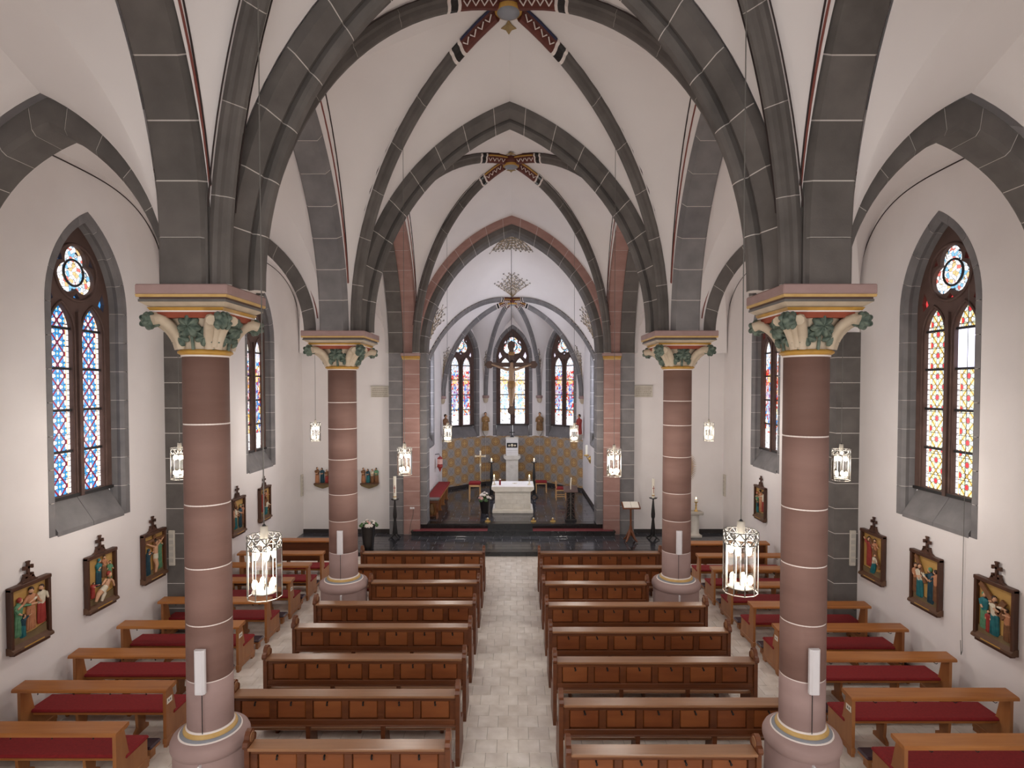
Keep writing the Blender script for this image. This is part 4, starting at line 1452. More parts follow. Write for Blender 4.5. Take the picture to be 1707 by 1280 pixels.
def pew(x0, x1, y, npan, label, group, trim_k=0.0):
    L = x1 - x0
    r = thing('pew', label, 'pew', ((x0 + x1) / 2, y, 0), 0, group)
    h = L / 2
    for s in (-1, 1):
        e = MB().prism(END_POLY, s * h - 0.028, s * h + 0.028, YZ).build('end_panel', 'wood', r)
        mb = MB()
        mb.lathe([(0.045, -0.034), (0.06, -0.031), (0.06, 0.031), (0.045, 0.034)], 14)
        mb.v = [(s * h + z, 0.03 + x_, 1.04 + y_) for x_, y_, z in mb.v]
        mb.build('scroll', 'wood_top', e)
    i0, i1 = -h + 0.028, h - 0.028
    MB().cbox(i0, i1, -0.10, 0.10, 0.935, 0.97, 0.008).build('book_ledge', 'wood_top', r)
    MB().cbox(i0, i1, -0.045, 0.05, 0.915, 0.936, 0.006).build('ledge_moulding', 'wood', r)
    MB().cbox(i0, i1, -0.02, 0.03, 0.86, 0.92, 0.006).build('top_rail', 'wood', r)
    MB().cbox(i0, i1, -0.035, 0.03, 0.545, 0.62, 0.008).build('bottom_rail', 'wood', r)
    MB().cbox(i0, i1, -0.05, 0.03, 0.53, 0.552, 0.006).build('bottom_moulding', 'wood', r)
    MB().box(i0, i1, 0.012, 0.026, 0.60, 0.90).build('back_board', 'wood', r)
    w = (i1 - i0 - 0.07) / npan
    for k in range(npan + 1):
        xs = i0 + 0.035 + k * w
        MB().cbox(xs - 0.045, xs + 0.045, -0.02, 0.012, 0.615, 0.865, 0.005).build('stile', 'wood', r)
    pm = MB().cbox(-w / 2 + 0.052, w / 2 - 0.052, -0.006, 0.014, 0.625, 0.858, 0.010).mesh('back_panel', 'wood_panel')
    hk = MB()
    hk.tube([(0, -0.004, 0.842), (0, -0.028, 0.838), (0.006, -0.042, 0.825)], [0.012, 0.010, 0.008], 5)
    hk.ball((0.006, -0.044, 0.823), 0.015, 6, 4)
    hk.lathe([(0.012, -0.012), (0.013, -0.006)], 8, (0, 0))
    hk.v = [(a, b, c if c > 0.5 else c + 0.84) for a, b, c in hk.v]
    hm = hk.mesh('coat_hook', 'iron')
    for k in range(npan):
        xs = i0 + 0.035 + (k + 0.5) * w
        link('back_panel', pm, r, (xs, 0, 0))
        link('coat_hook', hm, r, (xs, 0, 0))
    MB().cbox(i0, i1, 0.05, 0.44, 0.42, 0.455, 0.008).build('seat', 'wood_top', r)
    MB().cbox(i0, i1, 0.38, 0.41, 0.34, 0.42, 0.006).build('seat_apron', 'wood', r)
    leg = [(-0.03, 0.0), (0.42, 0.0), (0.42, 0.06), (0.30, 0.10), (0.27, 0.30), (0.36, 0.42), (0.03, 0.42), (0.03, 0.53), (-0.02, 0.53), (0.0, 0.10), (-0.05, 0.06)]
    for f in ((-1 / 6.0, 1 / 6.0) if L > 2.6 else (0,)):
        MB().prism(leg, f * L - 0.028, f * L + 0.028, YZ).build('leg', 'wood', r)
    i1 -= trim_k
    kn = MB().cbox(i0, i1, -0.40, -0.20, 0.13, 0.165, 0.006).build('kneeler_board', 'wood', r)
    MB().cbox(i0 + 0.02, i1 - 0.02, -0.40, -0.20, 0.165, 0.205, 0.015).build('kneeler_pad', 'cushion', kn)
    for f in (-0.4, 0, 0.4):
        f = f * L - trim_k * 0.5
        MB().cbox(f - 0.025, f + 0.025, -0.36, -0.22, 0, 0.13, 0.005).build('kneeler_foot', 'wood', kn)
    return r


ORD = ['first', 'second', 'third', 'fourth', 'fifth', 'sixth', 'seventh', 'eighth']
PEWL = [14.24, 13.18, 12.10, 10.89, 9.84, 8.70, 7.66, 6.54]
PEWR = [14.24, 13.10, 12.02, 10.83, 9.68, 8.60, 7.44, 6.44]
for i in range(8):
    xl = {2: -2.92, 7: -2.94}.get(i, -3.66)
    n = {2: 5, 7: 4}.get(i, 6)
    short = {2: ', short', 7: ', short'}.get(i, '')
    pew(xl, -0.66, PEWL[i], n, 'dark oak panelled pew left of the aisle, %s from the altar%s' % (ORD[i], short), 'oak pews left of the aisle')
    xr = {2: 2.86, 7: 2.83}.get(i, 3.69)
    pew(0.70, xr, PEWR[i], n, 'dark oak panelled pew right of the aisle, %s from the altar%s' % (ORD[i], short), 'oak pews right of the aisle', 0.75 if i == 6 else 0.0)


# ------------------------------------------------------------------ light side benches with red cushions
B_END = [(-0.10, 0.0), (-0.01, 0.0), (0.02, 0.06), (0.40, 0.06), (0.43, 0.0), (0.53, 0.0), (0.53, 0.11), (0.50, 0.14), (0.50, 0.385), (0.17, 0.385),
         (0.13, 0.46), (0.05, 0.805), (-0.10, 0.805), (-0.10, 0.14)]


def side_bench(x0, x1, y, label, group, inner, sticker=True, rail_only=False):
    L = x1 - x0
    h = L / 2
    r = thing('cushioned_bench' if not rail_only else 'kneeling_rail', label, 'bench', ((x0 + x1) / 2, y, 0), 0, group)
    for s in (-1, 1):
        e = MB().prism(B_END, s * (h - 0.06) - 0.022, s * (h - 0.06) + 0.022, YZ).build('end_panel', 'bench_end', r)
        MB().cbox(s * (h - 0.06) - 0.03, s * (h - 0.06) + 0.03, -0.115, 0.54, 0.05, 0.13, 0.008).build('foot_rail', 'bench_end', e)
        if s == inner and sticker:
            xx = s * (h - 0.06 + 0.023)
            MB().box(*sorted((xx, xx + s * 0.003)), -0.08, 0.04, 0.60, 0.68).build('number_card', 'paper', e)
            for q in (-0.04, 0.0):
                MB().box(*sorted((xx + s * 0.003, xx + s * 0.004)), q - 0.01, q + 0.012, 0.625, 0.655).build('printed_digit', 'metal', e)
    mb = MB()
    prof = [(-0.155, 0.80), (-0.155, 0.83), (-0.14, 0.845), (0.08, 0.865), (0.095, 0.855), (0.095, 0.815), (0.05, 0.80)]
    mb.prism(prof, -h, h, YZ)
    mb.build('top_rail', 'bench', r)
    nh = 4
    hk = MB()
    hk.tube([(0, -0.08, 0.80), (0, -0.09, 0.77), (0.02, -0.12, 0.76), (0.035, -0.13, 0.775)], 0.006, 5)
    hm = hk.mesh('coat_hook', 'iron')
    for k in range(nh):
        link('coat_hook', hm, r, (-h + 0.32 + k * (L - 0.64) / (nh - 1), 0, 0))
    MB().cbox(-h + 0.08, h - 0.08, 0.10, 0.50, 0.345, 0.385, 0.006).build('seat', 'bench', r)
    if not rail_only:
        mb = MB()
        mb.cbox(-h + 0.02, h - 0.02, 0.07, 0.52, 0.387, 0.435, 0.018)
        mb.build('cushion', 'cushion', r)
    else:
        MB().box(-h + 0.08, h - 0.08, 0.0, 0.02, 0.25, 0.80).build('front_panel', 'wood', r)
    for f in (-0.2, 0.2):
        MB().prism([(0.14, 0.0), (0.44, 0.0), (0.44, 0.05), (0.36, 0.10), (0.38, 0.345), (0.18, 0.345), (0.20, 0.10), (0.14, 0.05)],
                   f * L - 0.02, f * L + 0.02, YZ).build('leg', 'bench_end', r)
    kn = MB().cbox(-h + 0.06, h - 0.06, -0.42, -0.20, 0.125, 0.16, 0.006).build('kneeler_board', 'bench_end', r)
    MB().cbox(-h + 0.05, h - 0.05, -0.43, -0.19, 0.16, 0.205, 0.018).build('kneeler_pad', 'purple', kn)
    for f in (-0.44, 0.0, 0.44):
        MB().cbox(f * L - 0.025, f * L + 0.025, -0.36, -0.24, 0, 0.125, 0.005).build('kneeler_foot', 'bench_end', kn)
    return r


SBL = [7.09, 8.11, 9.13, 10.24, 11.41, 12.60, 13.68, 14.66]
SBR = [6.84, 7.90, 9.01, 10.11, 11.17, 12.32, 13.40, 14.45]
NTH = ['nearest', 'second nearest', 'third nearest', 'fourth nearest', 'fifth nearest', 'sixth nearest', 'seventh nearest', 'eighth nearest']
for i in range(8):
    side_bench(-6.88, -4.73, SBL[i], 'light wood bench with red cushion in the left aisle, %s' % NTH[i], 'cushioned benches in the left aisle', 1, i in (1, 3, 5))
    side_bench(4.65, 6.92, SBR[i], 'light wood bench with red cushion in the right aisle, %s' % NTH[i], 'cushioned benches in the right aisle', -1, i in (1, 3))
side_bench(-6.88, -4.73, 15.9, 'light wood kneeling rail before the front bench of the left aisle', 'front kneeling rails', 1, False, True)
side_bench(4.65, 6.92, 15.6, 'light wood kneeling rail before the front bench of the right aisle', 'front kneeling rails', -1, False, True)


# ------------------------------------------------------------------ stations of the cross
SLOTS = ['skin', 'hair', 'teal', 'dteal', 'green', 'robe_red', 'rose', 'robe_white', 'brown', 'earth', 'goldleaf', 'frame']
IX = {k: i for i, k in enumerate(SLOTS)}


def rfig(mb, x, z, h, robe, torso=None, lean=0.0, arms=((0.5, -0.6), (-0.5, -0.6)), hair='hair', face=0.0, d=0.035, hat=None):
    """relief figure standing at (x, z), height h; depth towards -y"""
    torso = torso or robe
    H = h
    w = 0.15 * H
    lx = lambda t: x + lean * t * H

    def ring(t, wx, wy):
        return [(lx(t) + wx * math.cos(2 * PI * k / 10), -d * 0.4 - wy * math.sin(2 * PI * k / 10) * 1.0, z + t * H) for k in range(10)]
    sk = [(0.0, 0.12, 0.5), (0.06, 0.15, 0.6), (0.25, 0.14, 0.7), (0.45, 0.13, 0.75), (0.53, 0.125, 0.75)]
    mb.sweep([ring(t, a * H, b * d) for t, a, b in sk], IX[robe], True)
    to = [(0.50, 0.115, 0.75), (0.62, 0.12, 0.85), (0.74, 0.15, 0.9), (0.80, 0.14, 0.85), (0.84, 0.06, 0.6), (0.88, 0.04, 0.6)]
    mb.sweep([ring(t, a * H, b * d) for t, a, b in to], IX[torso], True)
    # pleats
    for q in (-0.6, -0.2, 0.2, 0.6):
        mb.tube([(lx(0.5) + q * 0.08 * H, -d * 1.05, z + 0.5 * H), (x + q * 0.14 * H, -d * 0.98, z + 0.02 * H)], 0.012 * H, 4, IX[robe])
    hx = lx(0.93) + face * 0.03 * H
    mb.ball((hx, -d * 0.9, z + 0.925 * H), (0.058 * H, 0.055 * H, 0.075 * H), 8, 6, IX['skin'])
    mb.ball((hx - face * 0.02 * H, -d * 0.8, z + 0.95 * H), (0.066 * H, 0.058 * H, 0.07 * H), 8, 6, IX[hat or hair])
    mb.ball((hx + face * 0.03 * H, -d * 0.95, z + 0.87 * H), (0.035 * H, 0.04 * H, 0.035 * H), 6, 4, IX[hair])
    for s, (ax, az) in zip((-1, 1), arms):
        sh = (lx(0.78) + s * 0.12 * H, -d * 0.7, z + 0.77 * H)
        el = (sh[0] + ax * 0.17 * H, -d * 1.1, sh[2] + az * 0.17 * H)
        ha = (el[0] + (ax * 1.2 - s * 0.1) * 0.13 * H, -d * 1.4, el[2] + (az * 0.4) * 0.16 * H)
        mb.tube([sh, el], [0.045 * H, 0.036 * H], 6, IX[torso])
        mb.tube([el, ha], [0.032 * H, 0.022 * H], 6, IX['skin'])
        mb.ball(ha, 0.026 * H, 6, 4, IX['skin'])


def rbar(mb, p, q, w, m='brown', d=0.05):
    p, q = Vector((p[0], 0, p[1])), Vector((q[0], 0, q[1]))
    e = (q - p).normalized()
    n = Vector((-e.z, 0, e.x)) * (w / 2)
    vs = [tuple(v) for v in (p + n, q + n, q - n, p - n)]
    mb.add([(v[0], -d, v[2]) for v in vs] + [(v[0], -d + 0.03, v[2]) for v in vs], [(0, 1, 2, 3), (4, 5, 6, 7), (0, 1, 5, 4), (1, 2, 6, 5), (2, 3, 7, 6), (3, 0, 4, 7)], IX[m])


def scene_strip(t):
    out = []
    for a in (dict(x=-0.17, z=-0.26, h=0.50, robe='green', torso='green', arms=((0.4, -0.9), (1.2, -0.3)), face=1, hat='robe_red'),
              dict(x=0.02, z=-0.24, h=0.56, robe='rose', torso='rose', arms=((-0.9, -0.6), (0.4, -0.8)), face=-0.5),
              dict(x=0.19, z=-0.22, h=0.52, robe='robe_red', torso='robe_white', arms=((-1.0, -0.4), (0.3, -0.9)), face=-1),
              dict(x=-0.12, z=-0.29, h=0.30, robe='teal', torso='dteal', arms=((0.3, 0.5), (0.6, 0.6)), face=1, d=0.05)):
        m_ = MB(); rfig(m_, **a); out.append(m_)
    return out


def scene_deposed(t):
    out = []
    for a in (dict(x=-0.05, z=-0.10, h=0.42, robe='dteal', torso='teal', arms=((0.2, -0.8), (-0.5, -0.5)), face=0.5, hat='teal'),
              dict(x=0.07, z=0.0, h=0.34, robe='brown', torso='rose', arms=((0.3, -0.9), (0.2, -0.9)), face=-0.6),
              dict(x=0.19, z=-0.08, h=0.30, robe='green', torso='green', arms=((-0.6, -0.6), (0.1, -0.9)), face=-1),
              dict(x=-0.19, z=-0.24, h=0.24, robe='robe_red', torso='robe_red', arms=((0.4, -0.3), (0.9, -0.1)), face=1, d=0.05)):
        m_ = MB(); rfig(m_, **a); out.append(m_)
    m_ = MB()
    S = IX['skin']
    m_.tube([(0.10, -0.05, -0.05), (0.04, -0.06, -0.14)], [0.05, 0.045], 8, S)
    m_.tube([(0.04, -0.06, -0.14), (-0.06, -0.06, -0.19)], [0.048, 0.055], 8, IX['robe_white'])
    m_.tube([(-0.05, -0.06, -0.18), (-0.12, -0.07, -0.20), (-0.17, -0.06, -0.30)], [0.05, 0.036, 0.02], 8, S)
    m_.tube([(-0.02, -0.06, -0.19), (-0.02, -0.08, -0.23), (-0.06, -0.07, -0.33)], [0.045, 0.034, 0.02], 8, IX['robe_white'])
    m_.ball((0.13, -0.06, 0.02), (0.035, 0.035, 0.045), 8, 6, S)
    m_.ball((0.125, -0.05, 0.045), (0.042, 0.035, 0.04), 8, 6, IX['robe_red'])
    m_.tube([(0.14, -0.05, -0.05), (0.20, -0.06, -0.10), (0.23, -0.06, -0.19)], [0.024, 0.02, 0.014], 6, S)
    m_.tube([(0.07, -0.06, -0.05), (0.02, -0.08, -0.02), (-0.06, -0.08, -0.08)], [0.024, 0.02, 0.014], 6, S)
    out.append(m_)
    return out


def corpus_small(m_, x, z, k):
    S = IX['skin']
    m_.tube([(x, -0.05, z), (x, -0.055, z - 0.16 * k)], [0.05 * k, 0.042 * k], 8, S)
    m_.tube([(x, -0.05, z - 0.15 * k), (x, -0.055, z - 0.25 * k)], [0.05 * k, 0.05 * k], 8, IX['robe_white'])
    m_.tube([(x - 0.01, -0.05, z - 0.24 * k), (x + 0.01, -0.07, z - 0.38 * k), (x, -0.05, z - 0.52 * k)], [0.045 * k, 0.035 * k, 0.02 * k], 8, S)
    for s in (-1, 1):
        m_.tube([(x + s * 0.04 * k, -0.05, z - 0.01 * k), (x + s * 0.15 * k, -0.05, z + 0.04 * k), (x + s * 0.26 * k, -0.05, z + 0.10 * k)], [0.025 * k, 0.018 * k, 0.014 * k], 6, S)
    m_.ball((x + 0.02 * k, -0.06, z + 0.07 * k), (0.033 * k, 0.03 * k, 0.043 * k), 8, 6, S)
    m_.ball((x + 0.015 * k, -0.05, z + 0.09 * k), (0.04 * k, 0.034 * k, 0.04 * k), 8, 6, IX['hair'])


def scene_cross(t):
    out = []
    m_ = MB()
    rbar(m_, (0.0, -0.34), (0.0, 0.34), 0.05)
    rbar(m_, (-0.27, 0.26), (0.27, 0.26), 0.045)
    out.append(m_)
    m_ = MB(); corpus_small(m_, 0.0, 0.15, 0.9); out.append(m_)
    for a in (dict(x=-0.16, z=-0.33, h=0.46, robe='dteal', torso='dteal', arms=((0.5, 0.2), (0.4, 0.3)), face=1, hat='dteal'),
              dict(x=0.16, z=-0.30, h=0.54, robe='green', torso='green', arms=((-0.3, 0.3), (-0.2, 0.2)), face=-1)):
        m_ = MB(); rfig(m_, **a); out.append(m_)
    return out


def scene_simon(t):
    out = []
    m_ = MB()
    rbar(m_, (-0.22, 0.33), (0.16, -0.02), 0.075)
    rbar(m_, (0.04, 0.0), (0.16, 0.20), 0.075)
    out.append(m_)
    for a in (dict(x=0.0, z=-0.30, h=0.52, robe='teal', torso='robe_white', arms=((0.9, -0.4), (0.9, 0.1)), face=1, d=0.045),
              dict(x=-0.17, z=-0.28, h=0.50, robe='green', torso='teal', arms=((0.3, -0.8), (0.5, 0.3)), face=1, hat='green'),
              dict(x=0.19, z=-0.30, h=0.42, robe='brown', torso='rose', arms=((-0.8, 0.2), (-0.6, 0.1)), face=-1),
              dict(x=-0.10, z=-0.30, h=0.30, robe='robe_red', torso='robe_red', arms=((0.2, -0.8), (0.3, -0.6)), face=1)):
        m_ = MB(); rfig(m_, **a); out.append(m_)
    return out


def scene_meet(t):
    out = []
    m_ = MB()
    rbar(m_, (-0.20, 0.34), (0.02, -0.04), 0.06)
    out.append(m_)
    for a in (dict(x=-0.12, z=-0.30, h=0.52, robe='teal', torso='robe_white', arms=((0.5, -0.8), (0.9, -0.5)), face=1, d=0.045),
              dict(x=0.11, z=-0.32, h=0.54, robe='dteal', torso='dteal', arms=((-0.9, -0.5), (-0.5, -0.6)), face=-1, hat='green'),
              dict(x=0.22, z=-0.26, h=0.48, robe='brown', torso='rose', arms=((-0.3, -0.8), (0.2, -0.8)), face=-1),
              dict(x=-0.22, z=-0.26, h=0.46, robe='brown', torso='rose', arms=((0.3, -0.7), (0.3, -0.7)), face=1)):
        m_ = MB(); rfig(m_, **a); out.append(m_)
    return out


def scene_fall(t):
    out = []
    m_ = MB()
    rbar(m_, (-0.05, 0.28), (0.22, -0.18), 0.06)
    out.append(m_)
    for a in (dict(x=-0.10, z=-0.22, h=0.52, robe='robe_red', torso='robe_red', arms=((-0.3, 0.7), (0.8, 0.1)), face=1),
              dict(x=0.06, z=-0.10, h=0.40, robe='brown', torso='rose', arms=((0.2, -0.7), (0.7, -0.4)), face=1),
              dict(x=0.02, z=-0.31, h=0.36, robe='teal', torso='robe_white', arms=((0.6, -0.6), (0.8, -0.8)), face=1, d=0.06, lean=0.25)):
        m_ = MB(); rfig(m_, **a); out.append(m_)
    return out


def station(x, y, rotz, label, builder):
    W, H0, H1 = 0.355, 1.33, 2.22
    r = thing('station_of_the_cross', label, 'relief', (x, y, 0), rotz, 'stations of the cross on the aisle walls')
    zc = (H0 + H1) / 2
    f = link('frame', None, r)
    MB().cbox(-W, -W + 0.05, -0.09, -0.005, H0, H1, 0.01).build('frame_side', 'frame', f)
    MB().cbox(W - 0.05, W, -0.09, -0.005, H0, H1, 0.01).build('frame_side', 'frame', f)
    MB().cbox(-W, W, -0.10, -0.005, H1 - 0.05, H1 + 0.01, 0.01).build('frame_top', 'frame', f)
    MB().prism([(-0.09, H0 - 0.04), (-0.115, H0 - 0.02), (-0.11, H0 + 0.01), (-0.05, H0 + 0.06), (-0.005, H0 + 0.06), (-0.005, H0 - 0.04)], -W - 0.006, W + 0.006, YZ).build('ledge', 'frame_ledge', f)
    MB().cbox(-W * 0.9, W * 0.9, -0.09, -0.005, H0 - 0.075, H0 - 0.04, 0.008).build('lower_moulding', 'frame', f)
    MB().cbox(-W * 0.5, W * 0.5, -0.114, -0.10, H0 - 0.012, H0 + 0.006, 0.002).build('title_strip', 'gold', f)
    MB().prism([(-0.17, H1 + 0.005), (-0.10, H1 + 0.035), (-0.075, H1 + 0.085), (0.075, H1 + 0.085), (0.10, H1 + 0.035), (0.17, H1 + 0.005)], -0.06, -0.01, XY).build('crest', 'frame', r)
    c = MB()
    c.box(-0.018, 0.018, -0.05, -0.02, H1 + 0.08, H1 + 0.29)
    c.box(-0.07, 0.07, -0.05, -0.02, H1 + 0.19, H1 + 0.225)
    c.box(-0.026, 0.026, -0.052, -0.018, H1 + 0.275, H1 + 0.30)
    for s in (-1, 1):
        c.box(s * 0.07 - 0.012, s * 0.07 + 0.012, -0.052, -0.018, H1 + 0.18, H1 + 0.235)
        c.box(s * 0.055 - 0.018, s * 0.055 + 0.018, -0.06, -0.01, H1 + 0.06, H1 + 0.12)
    c.build('small_cross', 'frame', r)
    MB().box(-W + 0.05, W - 0.05, -0.03, -0.005, H0 + 0.06, H1 - 0.03).build('gold_ground', 'goldleaf', r)
    MB().prism([(-W + 0.06, zc - 0.42), (W - 0.06, zc - 0.42), (W - 0.06, zc - 0.26), (0.05, zc - 0.30), (-W + 0.06, zc - 0.28)], -0.05, -0.02, XY).build('painted_ground', 'earth', r)
    for mb in builder(0):
        mb.v = [(a * 1.12, b - 0.03, cc * 1.10 + zc) for a, b, cc in mb.v]
        mb.build('relief_figure', SLOTS, r)
    return r


station(XL, 8.38, PI / 2, 'framed gold relief with a robed group around a man in a rose garment', scene_strip)
station(XL, 9.84, PI / 2, 'framed gold relief with a pale reclining body before mourners', scene_deposed)
station(XL, 11.29, PI / 2, 'framed gold relief of a crucifixion between dark blue and green figures', scene_cross)
station(XL, 14.75, PI / 2, 'framed gold relief just past the nearest left column, half hidden', scene_meet)
station(XL, 16.34, PI / 2, 'framed gold relief farthest along the left aisle wall', scene_fall)
station(XR, 8.34, -PI / 2, 'framed gold relief of a man in a teal skirt under a large slanting cross', scene_simon)
station(XR, 9.76, -PI / 2, 'framed gold relief of a teal figure facing a dark teal cloaked woman', scene_meet)
station(XR, 11.22, -PI / 2, 'framed gold relief of a fallen man in teal below a red robed figure', scene_fall)
station(XR, 16.40, -PI / 2, 'framed gold relief farthest along the right aisle wall', scene_strip)

# ------------------------------------------------------------------ loudspeakers, boards, plaques
def speaker(x, y, z0, z1, label):
    r = thing('loudspeaker', label, 'speaker', (x, y, 0), 0, 'white column loudspeakers')
    w = 0.058
    pr = [(-w, 0.0), (-w, -0.035), (-w * 0.7, -0.055), (w * 0.7, -0.055), (w, -0.035), (w, 0.0)]
    MB().prism(pr, z0, z1, XYF).build('housing', 'white', r)
    MB().prism([(-w * .72, -0.05), (-w * 0.6, -0.062), (w * 0.6, -0.062), (w * .72, -0.05)], z0 + 0.02, z1 - 0.02, XYF).build('grille', 'white', r)
    MB().box(-0.02, 0.02, 0.0, 0.05, z0 + 0.1, z1 - 0.1).build('bracket', 'metal', r)
    MB().tube([(0.0, 0.012, z0), (0.0, 0.012, 1.12)], 0.005, 5).build('cable', 'iron', r)
    return r


speaker(-3.43, YA - 0.29, 1.60, 2.10, 'white slim loudspeaker on the nearest left column')
speaker(3.46, YA - 0.29, 1.60, 2.11, 'white slim loudspeaker on the nearest right column')
speaker(-3.45, YB - 0.335, 1.64, 2.12, 'white slim loudspeaker on the farther left column')
speaker(3.44, YB - 0.335, 1.64, 2.12, 'white slim loudspeaker on the farther right column')
for s, x in ((-1, -3.40), (1, 3.42)):
    for yy, k, nm in ((YA, 0.41, 'nearest'), (YB, 0.478, 'farther')):
        o = MB().cbox(x - 0.014, x + 0.014, yy - k - 0.02, yy - k + 0.03, 0.0, 0.84, 0.004).build('cable_duct', 'white')
        tag(o, 'white cable duct down the plinth of the %s %s column' % (nm, 'left' if s < 0 else 'right'), 'cable duct', 'white cable ducts')


def board(x, y, rotz, label, w=0.055):
    r = thing('hymn_board', label, 'board', (x, y, 0), rotz, 'narrow hymn boards')
    MB().cbox(-w, w, -0.045, -0.003, 1.40, 2.12, 0.008).build('case', 'plaque', r)
    for k in range(5):
        MB().box(-w * 0.7, w * 0.7, -0.048, -0.044, 1.47 + k * 0.125, 1.55 + k * 0.125).build('slot', 'limestone', r)
    return r


board(-6.88, YB - 0.30, 0, 'narrow cream hymn board beside the nearest left column', 0.06)
board(6.98, YB - 0.30, 0, 'narrow cream hymn board beside the nearest right column', 0.06)
board(XL, 19.28, PI / 2, 'narrow hymn board in the far corner of the left aisle', 0.08)
board(XR, 19.28, -PI / 2, 'narrow hymn board in the far corner of the right aisle', 0.08)


def plaque(x0, x1, z0, z1, label, seed):
    r = thing('stone_plaque', label, 'plaque', ((x0 + x1) / 2, YE, 0), 0, 'inscribed plaques beside the chancel')
    w = (x1 - x0) / 2
    MB().cbox(-w, w, -0.04, -0.002, z0, z1, 0.006).build('slab', 'plaque', r)
    MB().box(-w - 0.01, w + 0.01, -0.05, -0.002, z1, z1 + 0.02).build('top_edge', 'limestone', r)
    rr = random.Random(seed)
    mb = MB()
    for k in range(5):
        zz = z1 - 0.06 - k * 0.062
        xx = -w + 0.05
        while xx < w - 0.07:
            d = rr.uniform(0.012, 0.035)
            mb.box(xx, xx + d, -0.042, -0.039, zz - 0.034, zz)
            xx += d + rr.uniform(0.012, 0.02)
    o = mb.build('worn_lettering', 'plaque_text', r)
    o['kind'] = 'stuff'


plaque(-4.70, -4.09, 4.69, 5.05, 'pale inscribed stone plaque high on the left of the chancel arch', 3)
plaque(4.09, 4.70, 4.69, 5.07, 'pale inscribed stone plaque high on the right of the chancel arch', 4)


# carved groups on brackets on the end wall
def wall_group(x, label, cols):
    r = thing('carved_group', label, 'sculpture', (x, YE, 0), 0, 'carved figure groups on the end wall')
    MB().prism([(-0.30, 1.80), (-0.26, 1.74), (-0.10, 1.68), (0.0, 1.655), (0.10, 1.68), (0.26, 1.74), (0.30, 1.80)], -0.2, -0.005, XY).build('bracket', 'earth', r)
    MB().cbox(-0.30, 0.30, -0.22, -0.005, 1.795, 1.83, 0.008).build('bracket_top', 'frame_ledge', r)
    for k, (dx, robe, tor, h) in enumerate(cols):
        mb = MB()
        rfig(mb, dx, 1.83, h, robe, tor, arms=((0.3, -0.7), (-0.3, -0.7)), face=(-1) ** k, d=0.07)
        mb.v = [(a, b - 0.04, c) for a, b, c in mb.v]
        mb.build('carved_figure', SLOTS, r)


wall_group(-6.28, 'carved and painted figure group on a bracket beside the far left corner', [(-0.22, 'rose', 'brown', 0.52), (-0.05, 'dteal', 'dteal', 0.5), (0.10, 'robe_red', 'brown', 0.44), (0.22, 'green', 'brown', 0.5)])
wall_group(-4.74, 'carved and painted figure group on a bracket between column and chancel', [(-0.22, 'rose', 'brown', 0.5), (-0.06, 'teal', 'dteal', 0.46), (0.08, 'brown', 'robe_white', 0.46), (0.22, 'brown', 'green', 0.5)])

# pull cord on the right wall
o = MB().tube([(XR - 0.02, 8.98, 7.0), (XR - 0.03, 8.98, 1.55), (XR - 0.03, 8.96, 1.05), (XR - 0.05, 8.93, 0.95), (XR - 0.03, 8.98, 0.86), (XR - 0.06, 8.96, 1.1)], 0.0045, 5).build('pull_cord', 'metal')
tag(o, 'thin grey window cord hanging down the right aisle wall', 'cord')


# ------------------------------------------------------------------ flowers, candle stands, lectern
def flower_pot(x, y, z, r0, r1, h, fh, label, seed, group):
    r = thing('flower_pot', label, 'flower pot', (x, y, z), 0, group)
    MB().lathe([(r0, 0), (r0 * 1.02, 0.02), (r1, h - 0.03), (r1 * 1.05, h), (r1 * 0.9, h), (r1 * 0.85, h - 0.06)], 20).build('pot', 'pot', r)
    rr = random.Random(seed)
    for k in range(26):
        a = rr.uniform(0, 2 * PI)
        rad = r1 * 1.15 * math.sqrt(rr.random())
        zz = h + fh * (1 - (rad / (r1 * 1.3)) ** 2) * rr.uniform(0.5, 1.0)
        mb = MB()
        c = (rad * math.cos(a), rad * math.sin(a), zz)
        q = rr.uniform(0.035, 0.055)
        if k < 9:
            leaf_cap(mb, (c[0] * 1.15, c[1] * 1.15, h + rr.uniform(-0.01, 0.06)), (c[0], c[1], 0.12), (0, 0, 1), q * 1.6, 3)
            mb.build('leaf', 'plantgreen', r)
        else:
            leaf_cap(mb, c, (c[0], c[1] - 0.1, 0.2), (0.3, 0, 1), q * 1.25, 5)
            mb.ball((c[0], c[1], c[2]), q * 0.5, 6, 4)
            mb.build('blossom', 'petal_white' if rr.random() < 0.75 else 'petal_pink', r)
    mb = MB()
    for k in range(14):
        a = rr.uniform(0, 2 * PI)
        mb.tube([(0.03 * math.cos(a), 0.03 * math.sin(a), h - 0.05), (r1 * 0.7 * math.cos(a), r1 * 0.7 * math.sin(a), h + fh * 0.6)], 0.006, 4)
    mb.build('stems', 'plantgreen', r)
    return r


flower_pot(-4.33, 17.50, PLAT, 0.15, 0.21, 0.72, 0.20, 'tall black flower pot of pink and white blooms by the far left column', 5, 'black flower pots')
flower_pot(-0.99, 21.05, CHZ, 0.13, 0.19, 0.50, 0.30, 'black flower pot of white blooms left of the altar', 6, 'black flower pots')


